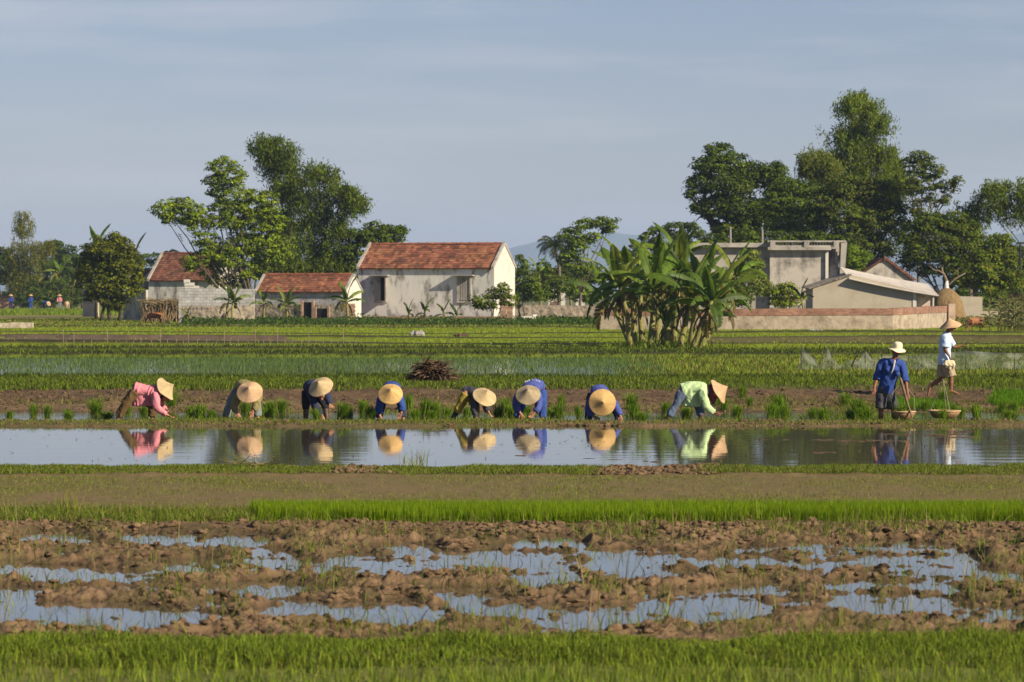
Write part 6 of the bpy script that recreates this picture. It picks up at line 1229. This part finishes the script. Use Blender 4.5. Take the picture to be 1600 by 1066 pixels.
def banana(px, pyb, d, topx, topy, nl, L_, label, group=None, cols=GB, dead=3, stem=.13, zb=None, name='banana_plant', old=True, scol=(.36, .34, .11)):
    b = W(px, pyb, d); b.z = float(gz(b.x, d)) if zb is None else zb; t = W(topx, topy, d); t.y += RNG.uniform(-.4, .4); root = empty(name, tuple(b), label, 'banana plant', group)
    mb = MB(); md = b.lerp(t, .5) + Vector((RNG.normal(0, .05), 0, 0)); mb.tube([tuple(b - Vector((0, 0, .1))), tuple(b.lerp(t, .1)), tuple(md), tuple(t)], [stem * 1.1, stem, stem * .82, stem * .5], 10, None, True, scol)
    for k in range(5):
        a = RNG.uniform(0, 6.28); z = RNG.uniform(0, .7); q = b.lerp(t, z); r_ = stem * 1.02; mb.tube([tuple(q + Vector((math.cos(a) * r_, math.sin(a) * r_, 0))), tuple(q + Vector((math.cos(a) * r_ * 1.3, math.sin(a) * r_ * 1.3, .35)))], [.035, .015], 5, None, True, (.26, .17, .09))
    mb.build('stem', M_bark, root, True); lm = MB(); dirv = (t - b).normalized()
    for k in range(nl):
        az = k * 2.4 + RNG.uniform(-.4, .4); f_ = k / max(1, nl - 1); el = 1.42 - 1.1 * f_ + RNG.normal(0, .1); c = cols[RNG.integers(len(cols))]
        if k == nl - 1 and old: c = (.25, .22, .04)
        banana_leaf(lm, t - dirv * .25 * f_, az, el, L_ * RNG.uniform(.75, 1.12), L_ * .24, .55 + 1.3 * f_ + RNG.uniform(-.2, .3), tuple(np.array(c) * RNG.uniform(.75, 1.3)), torn=.4 + .4 * f_)
    lm.build('leaves', M_banana, root)
    if dead:
        dm = MB()
        for k in range(dead): az = RNG.uniform(0, 6.28); banana_leaf(dm, t - dirv * RNG.uniform(.2, .5), az, -.5, L_ * RNG.uniform(.45, .7), L_ * .1, 1.05, (.26, .17, .09), 8, .6)
        dm.build('dead_leaves', M_banana, root)
    return root
BC = 'big banana clump in the field'
def bl(t): return 'banana plant in the big clump, ' + t
for (px, pb, d, tx, ty, nl, L_, t) in [
    (985, 538, 160, 968, 446, 9, 2.7, 'leftmost, with yellow trunk leaning left'), (992, 536, 163, 985, 438, 9, 2.6, 'tall one with pale dry trunk second from left'), (1016, 544, 158, 1022, 450, 9, 2.7, 'light green one with trunk near the middle'),
    (1028, 538, 164, 1030, 425, 8, 2.7, 'tallest one in the middle rear'), (1040, 546, 157, 1042, 500, 7, 1.4, 'small young one at the middle front'), (1052, 540, 165, 1062, 430, 9, 2.5, 'tall one in the rear right of the middle'),
    (1062, 548, 156, 1080, 460, 9, 2.4, 'one leaning right over brown dry leaves'), (1078, 546, 160, 1095, 440, 9, 2.5, 'rear one with upright bright top leaves on the right'), (1082, 549, 155, 1112, 470, 10, 2.5, 'rightmost front one leaning far right'),
    (1100, 545, 161, 1128, 462, 8, 2.3, 'rightmost rear one with low spreading leaves'), (1003, 540, 168, 1002, 455, 7, 2.4, 'dark one inside the clump behind the leaning trunks'), (1040, 540, 170, 1046, 455, 7, 2.5, 'dark one deep inside the clump')]:
    banana(px, pb, d, tx, ty, nl + 2, L_ * .92, bl(t), BC, dead=5)
for (px, pb, d, tx, ty, nl, L_, t) in [
    (1095, 547, 157, 1122, 488, 7, 1.4, 'low one at the far right with yellowing leaves'),
    (985, 537, 166, 948, 462, 8, 2.1, 'rear one reaching furthest left with a yellow leaf'), (1050, 541, 172, 1062, 405, 9, 2.2, 'rear one whose pale top leaves stand highest'), (1090, 543, 168, 1150, 430, 8, 2.2, 'rear one reaching furthest right')]:
    banana(px, pb, d, tx, ty, nl, L_, bl(t), BC, dead=3)
n = 700; px = RNG.normal(1040, 38, n); d = RNG.uniform(154, 162, n); P = np.stack([X(px, d), d, gz(X(px, d), d)], 1); tag(blades('clump_undergrowth', P, RNG.uniform(.12, .4, n), np.full(n, .05), bcol(n, [G2, GD, G1, (.2, .14, .07)]), lean=.6), 'grass and dry litter around the feet of the banana clump', 'undergrowth')
banana(364, 502, 256, 364, 470, 8, 1.7, 'young bright banana plant in front of the rubble wall left of the low shed', dead=2, stem=.11)
banana(352, 500, 257, 360, 460, 4, 1.2, 'slim banana shoot beside the grey block wall', dead=0, stem=.07)
banana(412, 500, 257, 412, 470, 6, 1.3, 'banana plant with drooping leaves at the left end of the low shed', dead=1, stem=.09)
banana(449, 502, 255, 447, 474, 9, 1.5, 'bushy banana plant in front of the middle of the low shed', dead=2, stem=.11)
banana(545, 503, 254, 542, 468, 8, 1.8, 'banana plant between the low shed and the long whitewashed house', dead=2, stem=.11)
banana(295, 503, 254, 293, 492, 5, .9, 'small banana plant at the foot of the rubble wall', dead=0, stem=.06)
for k, (px, ty) in enumerate([(638, 488), (663, 484), (693, 486), (713, 490)]):
    banana(px, 503, 254, px, ty, 5, 1.05, 'small banana seedling before the long whitewashed house, ' + ['leftmost of four', 'second of four, partly yellow', 'third of four, narrow upright', 'rightmost of four, dim'][k], 'banana seedlings before the house', dead=0, stem=.05, old=(k < 2))
banana(845, 478, 335, 842, 425, 8, 1.7, 'tall thin banana plant left of the coconut palm', dead=2, stem=.12, zb=.2)
banana(892, 478, 350, 892, 445, 7, 1.7, 'banana plant behind the stone yard wall', dead=1, stem=.11, zb=.2)
banana(1260, 480, 232, 1252, 462, 5, 1.3, 'dark banana plant at the left corner of the cement gabled shed', dead=1, stem=.08, cols=CD, zb=.2)
banana(1135, 500, 236, 1150, 455, 8, 1.7, 'yellow green banana plant behind the brick topped wall, right of the big clump', dead=1, stem=.1, zb=.2, cols=[(.16, .22, .03), (.08, .15, .02)])
for k, (px, ty, L_) in enumerate([(70, 430, 2.2), (95, 425, 2.2), (112, 440, 2.0), (128, 430, 2.0), (85, 450, 1.8), (58, 455, 2.0)]):
    banana(px, 480, 446, px + RNG.uniform(-3, 3), ty, 8, L_ * 1.3, 'dark banana plant in the far left thicket, ' + ['second from the left', 'third from the left', 'second from the right', 'rightmost, next to the round tree', 'short one in the middle', 'leftmost'][k], 'bananas of the far left thicket', dead=1, stem=.13, zb=.2, cols=GB[1:] + CD, scol=(.10, .09, .04))
banana(150, 470, 292, 152, 385, 6, 2.2, 'banana plant whose upright leaves stick out above the round dense tree', dead=0, stem=.12, zb=.2, scol=(.05, .05, .03))
banana(205, 470, 296, 210, 400, 5, 1.9, 'banana plant with its tip above the right shoulder of the round tree', dead=0, stem=.12, zb=.2, cols=CD, scol=(.05, .05, .03))
tree('thicket', 'low dark bushes between the distant planters and the far left bananas', 75, 440, [(40, 470, 24, 12), (75, 468, 28, 14), (110, 470, 24, 12), (55, 450, 20, 12), (95, 448, 22, 12), (128, 460, 14, 14)], 4500, .24, CD, .1, 2, None, cat='bushes')
# coconut palm
dP = 350.0; t = W(866, 384, dP); b = Vector((X(872, dP), dP, GZ)); PT = empty('coconut_palm', tuple(b), 'coconut palm standing in the gap between the white gable and the banana clump', 'palm')
mb = MB(); mb.tube([tuple(b), tuple(b.lerp(t, .3) + Vector((.25, 0, 0))), tuple(b.lerp(t, .7) + Vector((.35, 0, 0))), tuple(t)], [.2, .15, .13, .14], 10, None, True, (.25, .21, .16)); mb.build('trunk', M_bark, PT, True)
mb = MB()
for k in range(20):
    az = k * 2.4; el = 1.25 - 1.5 * k / 20; L_ = RNG.uniform(1.7, 2.3); p = Vector(t); pts = [p.copy()]; dirs = []
    for i in range(10): e = el - 1.7 * (i / 10) ** 1.3; dv = Vector((math.cos(az) * math.cos(e), math.sin(az) * math.cos(e), math.sin(e))); p = p + dv * L_ / 10; pts.append(p.copy()); dirs.append(dv)
    mb.tube([tuple(q) for q in pts], [.035] * 6 + [.02] * 5, 4, None, False, (.12, .15, .04)); sd_ = Vector((-math.sin(az), math.cos(az), 0))
    for i in range(1, 10):
        for h_ in range(3):
            for sg in (-1, 1):
                q = pts[i].lerp(pts[i + 1], h_ / 3); ln = .55 * math.sin(math.pi * (i + 1) / 11.5) + .12; e = q + (sd_ * sg * .75 + dirs[i] * .5 + Vector((0, 0, -.55 * RNG.uniform(.5, 1.3)))).normalized() * ln; w_ = dirs[i] * .03; v = RNG.uniform(.7, 1.3)
                mb.add([tuple(q - w_), tuple(q + w_), tuple(e + w_ * .3), tuple(e - w_ * .3)], [(0, 1, 2, 3)], (.085 * v, .12 * v, .03 * v))
mb.build('fronds', M_leaf, PT)
# corn
def corn(px, pyb, d, pyt, label, grp):
    b = W(px, pyb, d); b.z = float(gz(b.x, d)); t = W(px + RNG.normal(0, 1.5), pyt, d); root = empty('corn_plant', tuple(b), label, 'corn', grp); mb = MB(); mb.tube([tuple(b - Vector((0, 0, .05))), tuple(b.lerp(t, .5)), tuple(t)], [.035, .028, .012], 6, None, True, (.30, .27, .10)); mb.build('stalk', M_bark, root, True)
    lm = MB()
    for k in range(9):
        f_ = .10 + .82 * k / 9; banana_leaf(lm, b.lerp(t, f_), k * math.pi + RNG.uniform(-.7, .7), 1.25, RNG.uniform(.4, .65), .075, 1.7, [(.30, .34, .06), (.22, .22, .06), (.30, .24, .10), (.12, .16, .03)][RNG.integers(4)], 7, .1)
    for k in range(6): a = RNG.uniform(0, 6.28); lm.tube([tuple(t - Vector((0, 0, .05))), tuple(t + Vector((math.cos(a) * .1, math.sin(a) * .1, .18)))], [.008, .005], 4, None, False, (.36, .28, .14))
    lm.build('leaves', M_banana, root)
corn(1546, 518, 213, 466, 'single corn plant standing apart beside the patched calf', None)
cp = [1560, 1566, 1571, 1575, 1580, 1584, 1588, 1592, 1596, 1600, 1564, 1577, 1586, 1594, 1605, 1612, 1620, 1569, 1590, 1598]
for k, px in enumerate(cp): corn(px, 518 - (k % 5), 212 + (k % 5) * 1.6, 466 + (k * 7 % 9) - 4, 'tall yellow green corn plant in the dense row at the right edge', 'dense row of corn at the right edge')
# undergrowth hedge at the foot of the houses
n = 15000; px = RNG.uniform(285, 940, n); d = RNG.uniform(248, 262, n) ; x = X(px, d); h_ = .2 + .6 * np.clip(.45 + .8 * fbm(x * .35, d * .3, 3, 61), .05, 1); P = np.stack([x, d, .2 + RNG.uniform(0, 1, n) * h_], 1)
tag(leaves('undergrowth', P, .17, bcol(n, [(.10, .20, .03), (.15, .26, .035), (.08, .15, .03)]), None), 'low leafy weeds along the foot of the houses', 'weeds', kind='stuff')
n = 3200; px = RNG.normal(1475, 60, n); px = np.where(px < 1490, RNG.uniform(1488, 1560, n), px); d = RNG.uniform(236, 262, n); x = X(px, d); P = np.stack([x, d, .2 + RNG.uniform(0, 1, n) ** 1.6 * .55], 1)
tag(leaves('roadside_weeds', P, .17, bcol(n, [G2, OLV, YL]), None), 'dry yellow green weeds around the haystack foot', 'weeds', kind='stuff')
# ------------------------------------------------------------ haze
mb = MB(); mb.box((0, 7400, 120), 19000, 15200, 243); hz = mb.build('haze', None); hz['kind'] = 'stuff'
m = bpy.data.materials.new('haze_air'); m.use_nodes = True; t_ = m.node_tree; t_.nodes.clear(); o_ = t_.nodes.new('ShaderNodeOutputMaterial'); v_ = t_.nodes.new('ShaderNodeVolumePrincipled')
v_.inputs['Color'].default_value = (.50, .68, 1.0, 1); v_.inputs['Density'].default_value = .000105; v_.inputs['Anisotropy'].default_value = .0; t_.links.new(v_.outputs[0], o_.inputs['Volume']); hz.data.materials.append(m)
